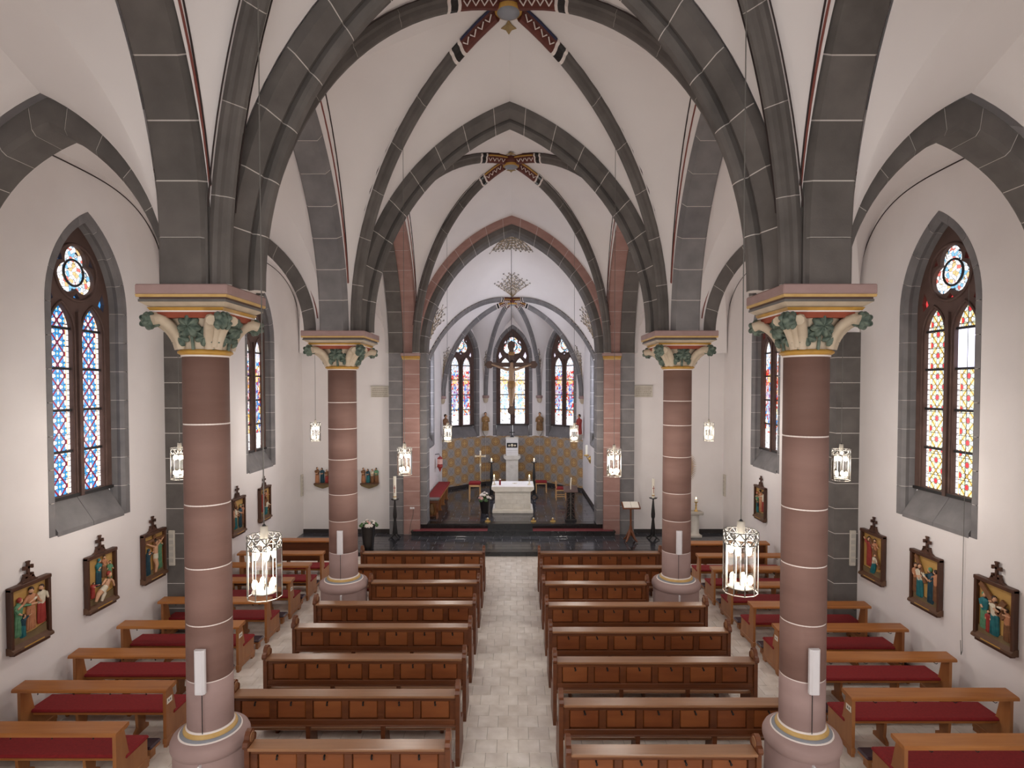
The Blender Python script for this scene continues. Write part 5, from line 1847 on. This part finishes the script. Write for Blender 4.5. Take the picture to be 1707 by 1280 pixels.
def candle_stand(x, y, z, h, ch, cr, label, group, deco=True, lit=True):
    r = thing('candle_stand', label, 'candlestick', (x, y, z), 0, group)
    # twisted iron shaft on splayed feet
    for k in range(4):
        a = PI / 4 + k * PI / 2
        MB().tube([(0, 0, 0.22), (0.06 * math.cos(a), 0.06 * math.sin(a), 0.12), (0.19 * math.cos(a), 0.19 * math.sin(a), 0.03), (0.24 * math.cos(a), 0.24 * math.sin(a), 0.012)],
                  [0.035, 0.035, 0.022, 0.012], 6).build('foot', 'iron', r)
    MB().lathe([(0.06, 0.10), (0.085, 0.16), (0.055, h * 0.38), (0.038, h * 0.50), (0.062, h * 0.55), (0.066, h * 0.62), (0.045, h * 0.80), (0.025, h - 0.04), (0.03, h)], 8).build('shaft', 'iron', r)
    MB().lathe([(0.03, h - 0.01), (0.12, h + 0.015), (0.13, h + 0.03), (0.03, h + 0.03)], 12).build('drip_pan', 'iron', r)
    for k in range(4):
        a = k * PI / 2
        MB().tube([(0.09 * math.cos(a), 0.09 * math.sin(a), h + 0.02), (0.14 * math.cos(a), 0.14 * math.sin(a), h + 0.06)], [0.012, 0.003], 5).build('thorn', 'iron', r)
    c = MB().lathe([(cr, h + 0.03), (cr, h + 0.03 + ch), (cr * 0.5, h + 0.035 + ch)], 16).build('candle', 'wax', r)
    if deco:
        zz = h + 0.03 + ch * 0.45
        mb = MB()
        mb.box(-0.008, 0.008, -cr - 0.004, -cr + 0.01, zz - 0.12, zz + 0.12)
        mb.box(-0.035, 0.035, -cr - 0.003, -cr + 0.02, zz + 0.03, zz + 0.05)
        mb.build('painted_cross', 'robe_red', c)
        MB().lathe([(cr + 0.002, h + 0.10), (cr + 0.002, h + 0.13)], 16).build('painted_band', 'gold', c)
    top = h + 0.035 + ch
    MB().tube([(0, 0, top - 0.01), (0, 0, top + 0.025)], 0.004, 5).build('wick', 'iron', c)
    if lit:
        MB().lathe([(0.004, top + 0.005), (0.016, top + 0.03), (0.012, top + 0.06), (0.002, top + 0.09)], 8).build('flame', 'flame', c)
    return r


candle_stand(-3.78, 18.75, PLAT, 1.24, 0.74, 0.05, 'tall decorated paschal candle on a black stand left of the steps', 'iron candle stands', True, False)
candle_stand(4.56, 18.65, PLAT, 1.30, 0.62, 0.045, 'tall white candle on a black stand right of the book stand', 'iron candle stands', True, False)
candle_stand(-0.86, 24.0, CHZ, 1.44, 0.07, 0.035, 'dark candlestick with lit candle left of the tabernacle pillar', 'candlesticks by the tabernacle', False)
candle_stand(0.90, 24.0, CHZ, 1.44, 0.07, 0.035, 'dark candlestick with lit candle right of the tabernacle pillar', 'candlesticks by the tabernacle', False)

lt = thing('book_stand', 'carved wooden book stand with an open book right of the steps', 'lectern', (3.78, 18.35, PLAT))
for k in range(4):
    a = PI / 4 + k * PI / 2
    MB().tube([(0, 0, 0.42), (0.08 * math.cos(a), 0.08 * math.sin(a), 0.26), (0.17 * math.cos(a), 0.17 * math.sin(a), 0.10), (0.25 * math.cos(a), 0.25 * math.sin(a), 0.03)], [0.04, 0.045, 0.035, 0.03], 8).build('foot', 'wood', lt)
MB().lathe([(0.06, 0.2), (0.075, 0.34), (0.045, 0.44), (0.05, 0.46), (0.032, 0.52), (0.03, 1.0), (0.05, 1.06)], 10).build('post', 'wood', lt)
MB().prism([(-0.17, 1.06), (0.16, 1.20), (0.16, 1.23), (-0.17, 1.09)], -0.28, 0.28, YZ).build('desk', 'wood', lt)
MB().prism([(-0.15, 1.105), (0.14, 1.225), (0.14, 1.245), (-0.15, 1.12)], -0.24, -0.005, YZ).build('book_page', 'paper', lt)
MB().prism([(-0.15, 1.105), (0.14, 1.225), (0.14, 1.245), (-0.15, 1.12)], 0.005, 0.24, YZ).build('book_page', 'paper', lt)

pd = thing('stone_pedestal', 'cream stone pedestal in the far right aisle behind the column', 'pedestal', (6.0, 18.95, PLAT))
MB().cbox(-0.19, 0.19, -0.16, 0.16, 0, 0.08, 0.01).build('base', 'marble', pd)
MB().lathe([(0.19, 0.08), (0.15, 0.14), (0.15, 0.70), (0.17, 0.74)], 4, rot=PI / 4).build('shaft', 'marble', pd)
MB().cbox(-0.24, 0.24, -0.18, 0.18, 0.74, 0.84, 0.02).build('slab', 'limestone', pd)
cs = thing('table_candlestick', 'small brass candlestick with a white candle on the stone pedestal', 'candlestick', (6.03, 18.93, PLAT + 0.84))
MB().lathe([(0.07, 0), (0.06, 0.03), (0.02, 0.06), (0.035, 0.10), (0.018, 0.14), (0.035, 0.20), (0.015, 0.25), (0.06, 0.30), (0.06, 0.315)], 14).build('stem', 'brass', cs)
c = MB().lathe([(0.045, 0.315), (0.045, 0.39), (0.02, 0.40)], 14).build('candle', 'wax', cs)
MB().lathe([(0.004, 0.40), (0.02, 0.42), (0.002, 0.47)], 8).build('flame', 'flame', c)

pf = thing('dried_palm_frond', 'dried straw coloured palm frond on the wall behind the right column', 'palm frond', (5.75, YE - 0.03, 2.35))
for k in range(26):
    a = math.radians(-78 + k * 156 / 25.0)
    MB().tube([(0.02, 0, -0.1), (0.25 * math.cos(a), -0.02, 0.32 * math.sin(a)), (0.42 * math.cos(a), -0.04, 0.58 * math.sin(a))], [0.012, 0.014, 0.003], 4, flat=0.4).build('leaflet', 'straw', pf)
MB().tube([(0.0, 0, -0.7), (0.02, 0, -0.1)], [0.012, 0.018], 6).build('stalk', 'straw', pf)

# sockets on the red pilaster
sk = thing('wall_socket', 'white double wall socket low on the left red pilaster', 'socket', (-3.30, YE - 0.24, 0))
MB().cbox(-0.075, -0.005, -0.012, 0, 0.98, 1.05, 0.004).build('socket_plate', 'white', sk)
MB().cbox(0.005, 0.075, -0.012, 0, 0.98, 1.05, 0.004).build('socket_plate', 'white', sk)
MB().tube([(0.04, -0.01, 1.0), (0.03, -0.02, 0.8), (-0.05, -0.015, 0.5), (-0.1, -0.015, 0.15)], 0.006, 5).build('flex', 'metal', sk)

# ------------------------------------------------------------------ chancel furniture
al = thing('altar', 'pale limestone block altar with moulded top and foot', 'altar', (0.03, 21.55, CHZ))
MB().cbox(-0.74, 0.74, -0.60, 0.60, 0, 0.10, 0.015).build('foot', 'marble', al)
MB().prism([(-0.74, 0.10), (-0.66, 0.17), (0.66, 0.17), (0.74, 0.10)], -0.55, 0.55, XY).build('foot_moulding', 'marble', al)
MB().box(-0.645, 0.645, -0.51, 0.51, 0.17, 0.80).build('core', 'mortar', al)
rws = 4
for k in range(rws):
    za, zb_ = 0.17 + k * 0.63 / rws, 0.17 + (k + 1) * 0.63 / rws
    cuts = [-0.65, -0.3, 0.15, 0.65] if k % 2 else [-0.65, -0.45, 0.0, 0.40, 0.65]
    for j in range(len(cuts) - 1):
        MB().cbox(cuts[j] + 0.003, cuts[j + 1] - 0.003, -0.52, 0.52, za + 0.003, zb_ - 0.003, 0.006).build('ashlar_block', 'marble', al)
MB().prism([(-0.66, 0.80), (-0.77, 0.88), (-0.77, 0.97), (0.77, 0.97), (0.77, 0.88), (0.66, 0.80)], -0.63, 0.63, XY).build('mensa', 'marble', al)
MB().cbox(-0.75, 0.75, -0.60, 0.60, 0.97, 0.982, 0.004).build('altar_cloth', 'linen', al)
az = CHZ + 0.982
for x, nm in ((-0.66, 'left'), (0.64, 'right')):
    c_ = thing('altar_candlestick', 'low candlestick with lit candle at the %s end of the altar' % nm, 'candlestick', (x, 21.35, az), 0, 'altar candlesticks')
    MB().lathe([(0.08, 0), (0.07, 0.02), (0.025, 0.05), (0.02, 0.15), (0.055, 0.18), (0.055, 0.195)], 14).build('holder', 'silver', c_)
    c = MB().lathe([(0.035, 0.195), (0.035, 0.29), (0.015, 0.30)], 12).build('candle', 'wax', c_)
    MB().lathe([(0.004, 0.30), (0.018, 0.325), (0.002, 0.38)], 8).build('flame', 'flame', c)
rc = thing('red_candle', 'dark red pillar candle standing on the altar', 'candle', (-0.44, 21.3, az))
MB().lathe([(0.036, 0), (0.036, 0.19), (0.032, 0.2)], 14).build('wax_body', 'redwax', rc)
MB().lathe([(0.038, 0.19), (0.038, 0.21), (0.01, 0.212)], 14).build('rim', 'wax', rc)
MB().tube([(0, 0, 0.205), (0, 0, 0.24)], 0.004, 5).build('wick', 'iron', rc)
bk = thing('paten', 'small silver paten lying on the white altar cloth', 'paten', (0.10, 21.6, az))
MB().lathe([(0.06, 0), (0.10, 0.012), (0.095, 0.016), (0.05, 0.006)], 18).build('plate', 'silver', bk)
MB().ball((0, 0, 0.02), (0.03, 0.03, 0.012), 8, 5).build('host', 'linen', bk)

# tabernacle pillar
tb = thing('tabernacle_pillar', 'pale stone pillar carrying the tabernacle before the apse wall', 'pillar', (-0.02, 26.6, CHZ))
MB().cbox(-0.34, 0.34, -0.30, 0.30, 0, 0.14, 0.02).build('base', 'marble', tb)
MB().cbox(-0.28, 0.28, -0.25, 0.25, 0.14, 1.28, 0.015).build('shaft', 'marble', tb)
MB().prism([(-0.26, 1.05), (0.26, 1.05), (0.0, 0.86)], -0.275, -0.24, XY).build('carved_swag', 'marble', tb)
MB().prism([(-0.29, 1.28), (-0.38, 1.36), (-0.38, 1.46), (0.38, 1.46), (0.38, 1.36), (0.29, 1.28)], -0.33, 0.33, XY).build('cap', 'marble', tb)
tk = thing('tabernacle', 'small white stone tabernacle with a dark relief door on the pillar', 'tabernacle', (-0.02, 26.6, CHZ + 1.46))
MB().cbox(-0.28, 0.28, -0.24, 0.24, 0, 0.80, 0.012).build('body', 'linen', tk)
MB().cbox(-0.30, 0.30, -0.26, 0.26, 0.76, 0.82, 0.01).build('top_slab', 'marble', tk)
for zz in (0.06, 0.14, 0.22, 0.62, 0.70):
    MB().box(-0.26, 0.26, -0.244, -0.238, zz, zz + 0.015).build('incised_line', 'limestone', tk)
dr = MB().cbox(-0.24, 0.24, -0.262, -0.235, 0.36, 0.58, 0.006).build('door', 'iron', tk)
MB().ball((0.0, -0.262, 0.47), (0.06, 0.02, 0.07), 10, 6).build('relief', 'silver', dr)
for s in (-1, 1):
    MB().ball((s * 0.13, -0.262, 0.46), (0.05, 0.02, 0.045), 10, 6).build('relief', 'silver', dr)
tc_ = thing('standing_cross', 'small dark standing cross on top of the tabernacle', 'cross', (-0.02, 26.6, CHZ + 2.28))
MB().prism([(-0.09, 0), (0.09, 0), (0.05, 0.06), (-0.05, 0.06)], -0.06, 0.06, XY).build('foot', 'iron', tc_)
mb = MB()
mb.box(-0.018, 0.018, -0.015, 0.015, 0.05, 0.36)
mb.box(-0.12, 0.12, -0.015, 0.015, 0.20, 0.235)
mb.build('cross_bars', 'iron', tc_)

# processional cross
pc = thing('processional_cross', 'pale gilt processional cross on a pole left of the altar', 'cross', (-1.32, 24.0, CHZ))
MB().lathe([(0.12, 0), (0.12, 0.03), (0.03, 0.06), (0.018, 0.10)], 14).build('base', 'iron', pc)
MB().tube([(0, 0, 0.08), (0, 0, 1.30)], 0.016, 8).build('pole', 'silver', pc)
MB().lathe([(0.018, 1.26), (0.05, 1.31), (0.018, 1.36)], 12).build('knop', 'silver', pc)
mb = MB()
mb.cbox(-0.03, 0.03, -0.015, 0.015, 1.34, 1.90, 0.005)
mb.cbox(-0.19, 0.19, -0.015, 0.015, 1.68, 1.735, 0.005)
for p in ((-0.19, 1.707), (0.19, 1.707), (0, 1.90)):
    mb.ball((p[0], 0, p[1]), (0.045, 0.018, 0.045), 10, 6)
mb.build('cross_arms', 'silver', pc)
mb = MB()
mb.tube([(0, -0.025, 1.68), (0, -0.03, 1.56), (0, -0.025, 1.42)], [0.03, 0.026, 0.012], 6)
for s in (-1, 1):
    mb.tube([(s * 0.02, -0.025, 1.68), (s * 0.15, -0.025, 1.715)], 0.010, 5)
mb.ball((0.0, -0.03, 1.73), 0.024, 6, 5)
mb.build('corpus', 'brass', pc)


def chair(x, y, rotz, label, back, group):
    r = thing('chancel_stool' if not back else 'chancel_chair', label, 'stool' if not back else 'chair', (x, y, CHZ), rotz, group)
    for sx in (-1, 1):
        for sy in (-1, 1):
            top = 0.43 if not (back and sy > 0) else 0.72
            MB().cbox(sx * 0.22 - 0.02, sx * 0.22 + 0.02, sy * 0.20 - 0.02, sy * 0.20 + 0.02, 0, top, 0.005).build('leg', 'chairwood', r)
    MB().cbox(-0.24, 0.24, -0.22, 0.22, 0.38, 0.43, 0.006).build('seat_frame', 'chairwood', r)
    MB().cbox(-0.245, 0.245, -0.225, 0.225, 0.43, 0.50, 0.02).build('cushion', 'cushion', r)
    for sx in (-1, 1):
        MB().cbox(sx * 0.22 - 0.012, sx * 0.22 + 0.012, -0.2, 0.2, 0.14, 0.17, 0.004).build('stretcher', 'chairwood', r)
    if back:
        MB().cbox(-0.24, 0.24, 0.185, 0.215, 0.60, 0.74, 0.008).build('backrest', 'chairwood', r)


chair(-1.50, 23.3, 0, 'red topped wooden stool left of the altar', False, 'red stools in the chancel')
for o in [q for q in bpy.data.objects if q.name == 'chancel_stool']:
    o.scale = (0.95, 0.95, 1.55)
chair(1.25, 25.2, 0, 'red cushioned low stool by the right candlestick', False, 'red stools in the chancel')
chair(1.98, 23.6, PI / 2, 'red cushioned wooden chair facing the altar from the right', True, 'chancel chairs')

# red-cushioned bench along the left chancel wall
sb = thing('sedilia_bench', 'long bench with red cushion along the left chancel wall', 'bench', (-2.80, 21.9, CHZ))
MB().cbox(-0.24, 0.24, -1.43, 2.0, 0.56, 0.62, 0.008).build('seat', 'bench', sb)
MB().cbox(-0.24, 0.24, -1.42, 1.98, 0.62, 0.68, 0.02).build('cushion', 'cushion', sb)
for yy in (-1.3, -0.4, 0.6, 1.7):
    MB().prism([(-0.2, 0), (0.2, 0), (0.16, 0.1), (0.2, 0.56), (-0.2, 0.56), (-0.16, 0.1)], yy - 0.03, yy + 0.03, XY).build('leg', 'bench_end', sb)
ss = thing('carved_side_table', 'dark carved wooden side table at the near end of the red bench', 'table', (-2.80, 20.24, CHZ))
MB().cbox(-0.27, 0.27, -0.20, 0.20, 0.64, 0.69, 0.01).build('table_top', 'metal', ss)
MB().cbox(-0.24, 0.24, -0.17, 0.17, 0.56, 0.64, 0.008).build('apron', 'wood', ss)
for s in (-1, 1):
    MB().prism([(-0.15, 0), (0.15, 0), (0.13, 0.08), (0.05, 0.2), (0.13, 0.38), (0.14, 0.56), (-0.14, 0.56), (-0.13, 0.38), (-0.05, 0.2), (-0.13, 0.08)],
               s * 0.20 - 0.025, s * 0.20 + 0.025, YZ).build('leg', 'wood', ss)
MB().lathe([(0.02, 0.08), (0.09, 0.2), (0.11, 0.3), (0.06, 0.42), (0.03, 0.5)], 12, sy=0.5).build('carved_panel', 'polychrome', ss)
MB().cbox(-0.2, 0.2, -0.03, 0.03, 0.05, 0.1, 0.008).build('stretcher', 'wood', ss)

# ambo
am = thing('ambo', 'dark openwork metal ambo with slanted top right of the altar', 'lectern', (2.02, 19.95, CHZ))
MB().cbox(-0.20, 0.20, -0.18, 0.18, 0, 0.05, 0.01).build('base_plate', 'iron', am)
MB().prism([(-0.17, 0.05), (0.17, 0.05), (0.13, 0.9), (0.15, 0.98), (-0.15, 0.98), (-0.13, 0.9)], -0.06, 0.09, XY).build('core', 'black', am)
for s in (-1, 1):
    MB().tube([(s * 0.16, -0.09, 0.05), (s * 0.125, -0.09, 0.55), (s * 0.14, -0.09, 0.98)], 0.016, 6).build('upright', 'tracery', am)
    for k in range(4):
        zz = 0.10 + k * 0.2
        MB().tube([(s * 0.145, -0.09, zz), (0.0, -0.10, zz + 0.16), (s * 0.135, -0.09, zz + 0.2)], 0.012, 5).build('openwork_bar', 'tracery', am)
MB().tube([(0, -0.105, 0.05), (0, -0.105, 0.98)], 0.018, 6).build('centre_bar', 'metal', am)
MB().prism([(-0.22, 0.98), (0.20, 1.12), (0.20, 1.15), (-0.22, 1.01)], -0.24, 0.24, YZ).build('desk', 'tracery', am)
MB().tube([(-0.0, -0.05, 1.04), (0.0, -0.08, 1.25), (0.01, -0.10, 1.42)], [0.012, 0.02, 0.026], 8).build('microphone_stem', 'wax', am)
MB().ball((0.01, -0.11, 1.45), (0.03, 0.03, 0.035), 8, 6).build('microphone', 'wax', am)

# three little sanctuary lights on the edge of the chancel floor
for x, nm in ((-0.82, 'below the flower pot'), (0.74, 'below the altar corner'), (1.40, 'before the ambo')):
    c_ = thing('floor_spotlight', 'small brass light on the chancel edge %s' % nm, 'light', (x, 19.72, CHZ), 0, 'small lights on the chancel edge')
    MB().cbox(-0.09, 0.09, -0.05, 0.05, 0, 0.03, 0.005).build('base', 'brass', c_)
    MB().lathe([(0.03, 0.03), (0.045, 0.09), (0.04, 0.10)], 12).build('cup', 'brass', c_)
    MB().ball((0, 0, 0.11), 0.025, 8, 6).build('candle', 'wax', c_)

# red ornament and wall candle in the chancel
rl = thing('red_wall_lamp', 'red lantern on a bracket on the left chancel wall', 'lantern', (-3.1, 23.3, 0), PI / 2)
MB().tube([(0, 0, 2.32), (0, -0.16, 2.34), (0, -0.20, 2.24)], 0.014, 6).build('bracket', 'iron', rl)
MB().lathe([(0.03, 2.24), (0.11, 2.18), (0.11, 1.90), (0.13, 1.84), (0.07, 1.76), (0.01, 1.62)], 6, (0, -0.20), smooth=False).build('shade', 'robe_red', rl)
MB().lathe([(0.115, 1.94), (0.115, 2.14)], 6, (0, -0.20), smooth=False).build('glass', 'petal_pink', rl)
wc = thing('wall_candle', 'brass wall sconce with a white candle on the right chancel wall', 'sconce', (3.1, 22.95, 0), -PI / 2)
MB().lathe([(0.10, 2.30), (0.12, 2.34), (0.05, 2.36)], 14, (0, -0.16)).build('drip_pan', 'brass', wc)
MB().tube([(0, 0, 2.2), (0, -0.1, 2.16), (0, -0.16, 2.3)], 0.02, 6).build('arm', 'brass', wc)
MB().lathe([(0.02, 2.0), (0.09, 2.1), (0.09, 2.25), (0.02, 2.3)], 14).build('wall_plate', 'brass', wc)
MB().lathe([(0.05, 2.35), (0.05, 2.72), (0.02, 2.73)], 12, (0, -0.16)).build('candle', 'wax', wc)
d1 = struct('door_1', 'narrow white door in the right chancel wall', (3.1, 21.0, CHZ), -PI / 2)
MB().cbox(-0.45, 0.45, -0.03, 0.0, 0, 2.1, 0.006).build('door_leaf', 'white', d1)
for s in (-1, 1):
    MB().cbox(s * 0.5 - 0.05, s * 0.5 + 0.05, -0.05, 0.0, 0, 2.15, 0.006).build('door_frame', 'white', d1)
MB().cbox(-0.55, 0.55, -0.05, 0.0, 2.12, 2.22, 0.006).build('door_frame', 'white', d1)
MB().tube([(0.36, -0.03, 1.0), (0.36, -0.07, 1.0), (0.26, -0.07, 1.0)], 0.012, 6).build('door_handle', 'metal', d1)
for s in (-1, 1):
    b = MB().box(*sorted((s * 3.1, s * 3.07)), YE + 0.5, 25.5, CHZ, CHZ + 0.12)
    tag(b.build('baseboard_chancel_%s' % ('left' if s < 0 else 'right'), 'skirting'), None, None, None, 'structure')


# ------------------------------------------------------------------ hanging crucifix
def skin_body(name, joints, edges, mats, parent, root=0, sub=2):
    me = bpy.data.meshes.new(name)
    me.from_pydata([j[0] for j in joints], edges, [])
    o = bpy.data.objects.new(name, me)
    COL.objects.link(o)
    md = o.modifiers.new('skin', 'SKIN')
    for i, j in enumerate(joints):
        sv = me.skin_vertices[0].data[i]
        sv.radius = (j[1], j[1])
        sv.use_root = i == root
    s2 = o.modifiers.new('sub', 'SUBSURF')
    s2.levels = sub
    s2.render_levels = sub
    dg = bpy.context.evaluated_depsgraph_get()
    me2 = bpy.data.meshes.new_from_object(o.evaluated_get(dg))
    bpy.data.objects.remove(o)
    me2.name = name
    me2.materials.clear()
    me2.materials.append(M[mats])
    for p in me2.polygons:
        p.use_smooth = True
    return link(name, me2, parent)


cr = thing('hanging_crucifix', 'large dark wooden crucifix with pale corpus hanging before the apse', 'crucifix', (-0.02, 21.0, 4.05))
zx = 1.78
MB().cbox(-0.085, 0.085, -0.04, 0.04, 0.10, 2.50, 0.012).build('upright_beam', 'frame', cr)
MB().cbox(-0.80, 0.80, -0.045, 0.035, zx - 0.08, zx + 0.08, 0.012).build('cross_beam', 'frame', cr)
kite = [(-0.17, 0.0), (-0.06, 0.13), (0.08, 0.13), (0.17, 0.0), (0.08, -0.13), (-0.06, -0.13)]
for cx_, cz_, a in ((-0.78, zx, PI), (0.78, zx, 0), (0, 2.48, PI / 2), (0, 0.14, -PI / 2)):
    MB().prism([(cx_ + u * math.cos(a) - w * math.sin(a), cz_ + u * math.sin(a) + w * math.cos(a)) for u, w in kite], -0.06, 0.045, XY).build('beam_end', 'frame', cr)
MB().cbox(-0.11, 0.11, -0.06, -0.035, 2.12, 2.24, 0.006).build('title_board', 'polychrome', cr)
J = [((0, -0.12, 1.15), 0.10), ((0, -0.13, 1.32), 0.085), ((0, -0.13, 1.50), 0.115), ((0, -0.12, 1.62), 0.07), ((0.01, -0.13, 1.71), 0.045),
     ((0.02, -0.16, 1.80), 0.075), ((0.02, -0.16, 1.90), 0.06),
     ((0.15, -0.11, 1.60), 0.055), ((0.40, -0.10, 1.68), 0.042), ((0.64, -0.08, 1.77), 0.030), ((0.72, -0.08, 1.79), 0.028),
     ((-0.15, -0.11, 1.60), 0.055), ((-0.40, -0.10, 1.68), 0.042), ((-0.64, -0.08, 1.77), 0.030), ((-0.72, -0.08, 1.79), 0.028),
     ((0.07, -0.13, 1.04), 0.085), ((0.06, -0.19, 0.72), 0.060), ((0.02, -0.11, 0.38), 0.040), ((0.01, -0.14, 0.28), 0.034),
     ((-0.07, -0.13, 1.04), 0.085), ((-0.05, -0.18, 0.72), 0.060), ((-0.02, -0.12, 0.38), 0.040), ((-0.01, -0.16, 0.28), 0.034)]
EJ = [(0, 1), (1, 2), (2, 3), (3, 4), (4, 5), (5, 6), (3, 7), (7, 8), (8, 9), (9, 10), (3, 11), (11, 12), (12, 13), (13, 14), (0, 15), (15, 16), (16, 17), (17, 18), (0, 19), (19, 20), (20, 21), (21, 22)]
body = skin_body('corpus', J, EJ, 'corpus', cr)
MB().lathe([(0.13, 0.92), (0.15, 1.02), (0.135, 1.18), (0.10, 1.20)], 16, (0, -0.13), sy=0.85).build('loincloth', 'polychrome', body)
MB().ball((0.02, -0.14, 1.87), (0.085, 0.08, 0.07), 10, 7).build('hair', 'hair', body)
mb = MB()
mb.tube([(-0.10, 0, 2.56), (-0.06, 0, 2.95), (0.06, 0, 2.95), (0.10, 0, 2.56), (-0.10, 0, 2.56)], 0.016, 5)
mb.build('hanger', 'iron', cr)
MB().tube([(0, 0, 2.95), (0, 0, 6.0)], 0.010, 5).build('cable', 'iron', cr)


# ------------------------------------------------------------------ saints on corbels in the apse
def saint(x, y, rotz, label, robe):
    r = thing('saint_statue', label, 'statue', (x, y, 0), rotz, 'wooden saints in the apse')
    MB().prism([(-0.13, 2.98), (0.13, 2.98), (0.09, 2.86), (0.0, 2.72), (-0.09, 2.86)], -0.24, -0.01, XY).build('bracket', 'limestone', r)
    mb = MB()
    c = (0, -0.14)
    mb.lathe([(0.13, 2.98), (0.15, 3.02), (0.125, 3.25), (0.13, 3.42), (0.15, 3.55), (0.14, 3.62), (0.05, 3.67), (0.045, 3.70)], 14, c, sy=0.75)
    for k in range(7):
        a = -PI * k / 6
        mb.tube([(0.11 * math.cos(a), c[1] + 0.08 * math.sin(a), 3.5), (0.15 * math.cos(a), c[1] + 0.115 * math.sin(a), 3.0)], 0.018, 5)
    for s in (-1, 1):
        mb.tube([(s * 0.13, c[1], 3.58), (s * 0.15, c[1] - 0.05, 3.42), (s * 0.03, c[1] - 0.14, 3.44)], [0.05, 0.045, 0.03], 7)
    b = mb.build('robe', robe, r)
    mb = MB()
    mb.ball((0, c[1] - 0.02, 3.755), (0.055, 0.06, 0.07), 10, 7)
    mb.ball((0.0, c[1] - 0.15, 3.45), 0.035, 8, 5)
    mb.build('head_and_hands', 'skin', r)
    MB().ball((0, c[1] + 0.01, 3.78), (0.065, 0.065, 0.075), 10, 7).build('hair', 'hair', r)
    return r


saint(-3.02, 25.2, PI / 2 * 0.75, 'dark wooden saint statue at the outer left apse corner', 'brown')
saint(-1.30, 27.28, 0.25, 'gilded wooden saint statue left of the central apse window', 'polychrome')
saint(1.30, 27.28, -0.25, 'gilded wooden saint statue right of the central apse window', 'polychrome')
saint(3.02, 25.2, -PI / 2 * 0.75, 'red robed saint statue at the outer right apse corner', 'robe_red')
